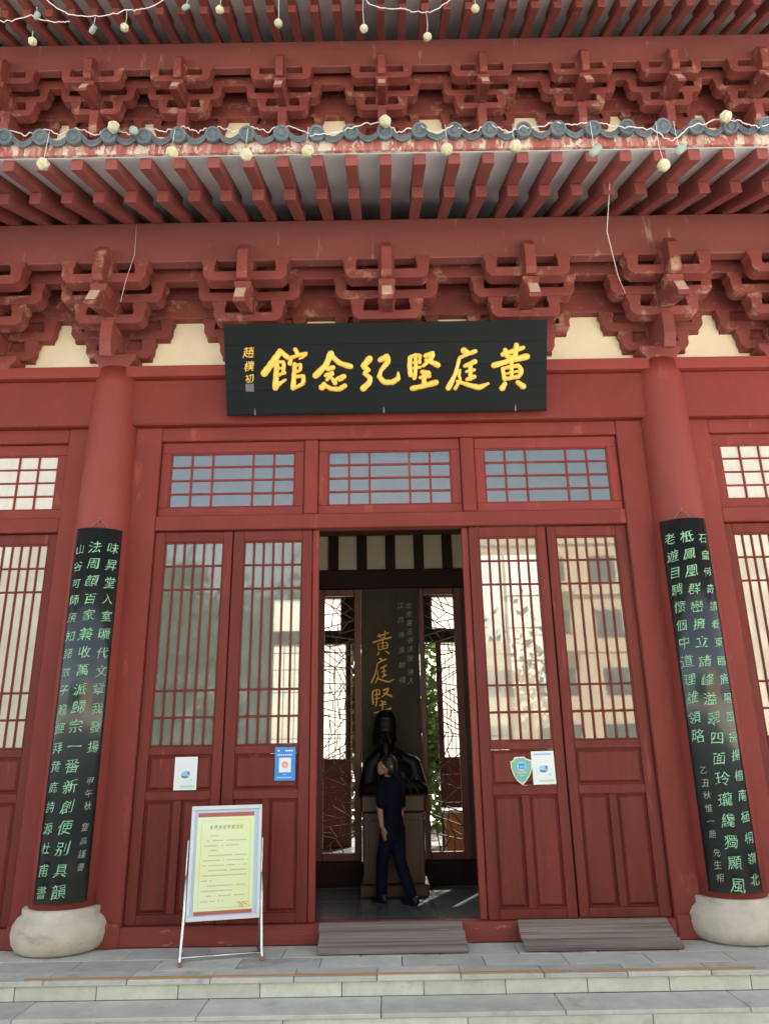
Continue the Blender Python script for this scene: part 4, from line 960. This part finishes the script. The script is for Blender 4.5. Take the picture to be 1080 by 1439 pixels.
# ------------------------------------------------------------------ strings of rose lamps
def rose_me():
    if 'rose' in MC: return MC['rose']
    bm = bmesh.new(); U, V = 22, 11
    for layer, (rs_, tw, cut) in enumerate(((1., 0, .95), (.86, .6, .7), (.7, 1.3, .4))):
        rows = []
        for j in range(V):
            t = j/(V-1); ph = -math.pi/2 + t*(math.pi/2+cut)
            rows.append([bm.verts.new(((.049*rs_*(1+.13*abs(math.sin(2.5*(a+tw)))*t))*math.cos(ph)*math.cos(a), .049*rs_*(1+.13*abs(math.sin(2.5*(a+tw)))*t)*math.cos(ph)*math.sin(a), .046*math.sin(ph)*(1 if layer == 0 else 1.05)+.012*math.sin(5*(a+tw))*t)) for a in [2*math.pi*i/U for i in range(U)]])
        for A, B in zip(rows, rows[1:]):
            for i in range(U): bm.faces.new((A[i], A[(i+1) % U], B[(i+1) % U], B[i]))
    bmesh.ops.create_uvsphere(bm, u_segments=12, v_segments=8, radius=.036, matrix=Matrix.Translation((0, 0, .018)))
    MC['rose'] = fin(bm, 'rose_lamp', ROSE, True); return MC['rose']
def cup_me():
    if 'cup' not in MC: MC['cup'] = lathe_me('bud_lamp', [(.012, .05), (.03, .045), (.036, .0), (.03, -.04), (.04, -.055), (.02, -.055), (.015, -.02)], CLEARP, 12)
    return MC['cup']
def strand(name, pts, lab, drops, group, seed, r=.0065, sag=.07):
    o = empty(name, pts[0], label=lab, cat='light string', group=group); rs = random.Random(seed)
    P = [Vector(p) for p in pts]; Q = []
    for i in range(len(P)-1):
        for k in range(8):
            t = k/8; q = P[i].lerp(P[i+1], t); L_ = (P[i+1]-P[i]).length; q.z -= sag*L_*4*t*(1-t); q += Vector((0, rs.uniform(-.012, .012), rs.uniform(-.010, .010))); Q.append(q)
    Q.append(P[-1]); tube('cord', Q, r, WIRE, o, 6)
    for (a, b_, kind) in drops:
        a, b_ = Vector(a), Vector(b_); m_ = a.lerp(b_, .5)+Vector((rs.uniform(-.015, .015), 0, 0))
        if (a-b_).length > .02: tube('drop_wire', [a, m_, b_+Vector((0, 0, .04))], r*.55, WIRE, o, 5)
        link('rose_lamp' if kind else 'bud_lamp', rose_me() if kind else cup_me(), o, b_, (R(rs.uniform(120, 230)), rs.uniform(-.5, .5), rs.uniform(0, 6)))
yu = -.35
strand('light_string', [(-5.4, yu, 10.5), (-4.73, yu, 10.27), (-4.35, yu, 10.36), (-4.0, yu-.02, 10.22), (-3.86, yu, 10.25)], 'upper white light string at far left with drooping rose buds', [((-4.30, yu, 10.10), (-4.28, yu, 9.93), 1), ((-4.30, yu, 10.5), (-4.28, yu, 10.34), 0)], 'strings of rose lamps along the eaves', 1)
strand('light_string', [(-4.3, yu, 10.75), (-3.9, yu, 10.38), (-3.55, yu, 10.33), (-3.2, yu, 10.42), (-2.95, yu, 10.45), (-2.5, yu, 10.8)], 'upper white light string curving over two hanging buds', [((-3.55, yu, 10.32), (-3.56, yu, 10.10), 0), ((-3.17, yu, 10.42), (-3.17, yu, 10.13), 1) , ((-2.40, yu, 10.7), (-2.44, yu, 10.45), 0)], 'strings of rose lamps along the eaves', 2)
strand('light_string', [(-2.6, yu, 10.85), (-1.3, yu, 10.72), (-.2, yu, 10.62), (-.15, yu, 10.45), (.25, yu, 10.38), (.45, yu, 10.32), (.60, yu, 10.30), (.85, yu, 10.5), (1.2, yu, 10.8), (2.8, yu, 10.85), (5.2, yu, 10.9)], 'long upper white light string with rose lamps hanging over the brackets',
       [((-2.01, yu, 10.8), (-2.01, yu, 10.40), 1), ((-1.28, yu, 10.72), (-1.27, yu, 10.16), 1), ((-.22, yu, 10.62), (-.215, yu, 10.05), 1), ((.56, yu, 10.30), (.56, yu, 9.90), 1), ((1.17, yu, 10.78), (1.17, yu, 10.35), 1)], 'strings of rose lamps along the eaves', 3)
yl = -2.15
pts = []; drops = []; rs = random.Random(9)
xs_ = [-4.8+.151*i for i in range(0, 65)]
for i, x in enumerate(xs_):
    k = round(x/SP*2)
    on = (round(x/.151) % 2 == 0); pts.append((x, yl+.085 + (0 if on else -.015), (6.803 if on else 6.728) + rs.uniform(-.012, .012) + (.0 if x < 0 else 0)))
hang = [(-2.89, 6.33, 1), (-1.81, 6.43, 1), (-1.18, 6.395, 1), (-.66, 6.42, 1), (.517, 6.42, 1), (1.10, 6.44, 1), (1.765, 6.37, 0), (2.33, 6.215, 1), (2.484, 6.37, 0)]
for x, z, kd in hang: drops.append(((x, yl, 6.70), (x, yl-.02, z), kd))
for x, z in ((-2.346, 6.745), (.003, 6.76), (2.946, 6.75)): drops.append(((x, yl, z), (x, yl+.01, z), 1))
drops.append(((-2.164, yl+.01, 6.705), (-2.164, yl+.01, 6.70), 0))
a = [p for p in pts if p[0] < -.68] + [(-.66, yl+.07, 6.70)]; b_ = [p for p in pts if p[0] >= -.02 and p[0] < 1.9 and False]
strand('light_string', a, 'white light string woven along the tile ends on the left', [d for d in drops if d[0][0] < -.6], 'strings of rose lamps along the eaves', 5, .0045, -.06)
strand('light_string', [(-.66, yl+.07, 6.675), (-.45, yl+.07, 6.700), (-.2, yl+.07, 6.795), (0, yl+.07, 6.815), (.12, yl+.07, 6.695), (.3, yl+.07, 6.775), (.45, yl+.07, 6.675), (.6, yl+.07, 6.775), (.75, yl+.07, 6.675), (.91, yl+.07, 6.785), (1.06, yl+.07, 6.675), (1.2, yl+.07, 6.735), (1.51, yl+.07, 6.775), (1.7, yl+.07, 6.755), (1.85, yl+.07, 6.775), (2.0, yl+.07-.02, 6.700), (2.3, yl+.07-.03, 6.660), (2.46, yl+.07-.03, 6.530), (2.62, yl+.07-.03, 6.660), (2.9, yl+.07, 6.795), (3.1, yl+.07, 6.755), (3.25, yl+.07, 6.695), (3.5, yl+.07, 6.785), (4.9, yl+.07, 6.735)],
       'white light string looping over the tile ends on the right', [d for d in drops if d[0][0] > -.6], 'strings of rose lamps along the eaves', 6, .005, .02)
tube_o = tube('hanging_cable', [(2.14, -1.5, 6.86), (2.12, -1.45, 6.60), (2.10, -1.3, 6.25), (2.28, -.95, 6.0), (2.42, -.72, 5.95)], .0035, WIRE); tag(tube_o, 'thin pale cable hanging from the eave to the right column bracket', 'cable', 'loose thin cables under the eave')
tube_o = tube('hanging_cable', [(-2.62, -.72, 6.90), (-2.60, -.74, 6.5), (-2.66, -.74, 6.2), (-2.70, -.72, 5.95)], .0025, WIRE); tag(tube_o, 'thin pale cable hanging beside the left column bracket', 'cable', 'loose thin cables under the eave')

# ------------------------------------------------------------------ what stands round the hall (seen in the glass and through it)
def leaves(name, n, cx, cy, cz, rx, ry, rz, size, m, seed, par=None):
    rs = random.Random(seed); V, F = [], []
    cl = [(rs.gauss(0, .45), rs.gauss(0, .45), rs.gauss(0, .45), rs.uniform(.2, .45)) for _ in range(26)]
    for i in range(n):
        a = rs.choice(cl); p = Vector((a[0]+rs.gauss(0, a[3]*.6), a[1]+rs.gauss(0, a[3]*.6), a[2]+rs.gauss(0, a[3]*.6)))
        c = Vector((cx+p.x*rx, cy+p.y*ry, max(-.2, cz+p.z*rz))); q = Quaternion((rs.gauss(0, 1), rs.gauss(0, 1), rs.gauss(0, 1), rs.gauss(0, 1))).normalized(); s = size*rs.uniform(.6, 1.4); k = len(V)
        for v in ((-s, 0, 0), (0, -s*.5, 0), (s, 0, 0), (0, s*.5, 0)): V.append(c + q @ Vector(v))
        F.append((k, k+1, k+2, k+3))
    me = bpy.data.meshes.new(name); me.from_pydata(V, [], F); me.materials.append(m); return link(name, me, par)
hd = leaves('garden_foliage', 15000, 0, 12.5, 2.0, 5.5, 1.2, 3.0, .13, LEAF, 3); tag(hd, 'sunlit green garden foliage seen through the hall', 'foliage', kind='stuff')
for i, (x, y, h, lab) in enumerate(((-5, -30, 10.5, 'broad tree across the courtyard, nearest the beige building'), (-11.5, -32, 12, 'tall tree across the courtyard, middle of the row'), (-19, -30, 10, 'tree across the courtyard farthest from the beige building'))):
    t_ = empty('courtyard_tree', (x, y, -.27), label=lab, cat='tree', group='trees across the courtyard')
    tube('trunk', [(x, y, -.27), (x+.2, y, h*.3), (x, y+.2, h*.7)], [.28, .22, .1], BARK, t_, 8)
    leaves('crown', 3800, x, y, h*.58, 3.6, 3.0, h*.34, .34, DLEAF, 20+i, t_)
bb = empty('beige_building', (12, -34, -.27), label='beige building with balconies across the courtyard, mirrored in the right door glass', cat='building')
bx('wall', 1.5, 26, -40, -34, -.27, 13.2, BEIGE, bb, 0)
for f_ in range(4):
    z = 1.2 + 3.1*f_
    bx('floor_band', 1.4, 26.1, -33.995, -33.85, z+2.2, z+2.38, BEIGE, bb, .01)
    for k in range(8):
        x = 3 + 2.9*k; bx('window', x, x+1.5, -33.99, -33.93, z, z+1.6, DGLASS, bb, .01)
        if f_ > 1 and k % 2 == 0: bx('balcony', x-.3, x+1.9, -33.92, -33.0, z-.9, z-.0, BEIGE, bb, .03)
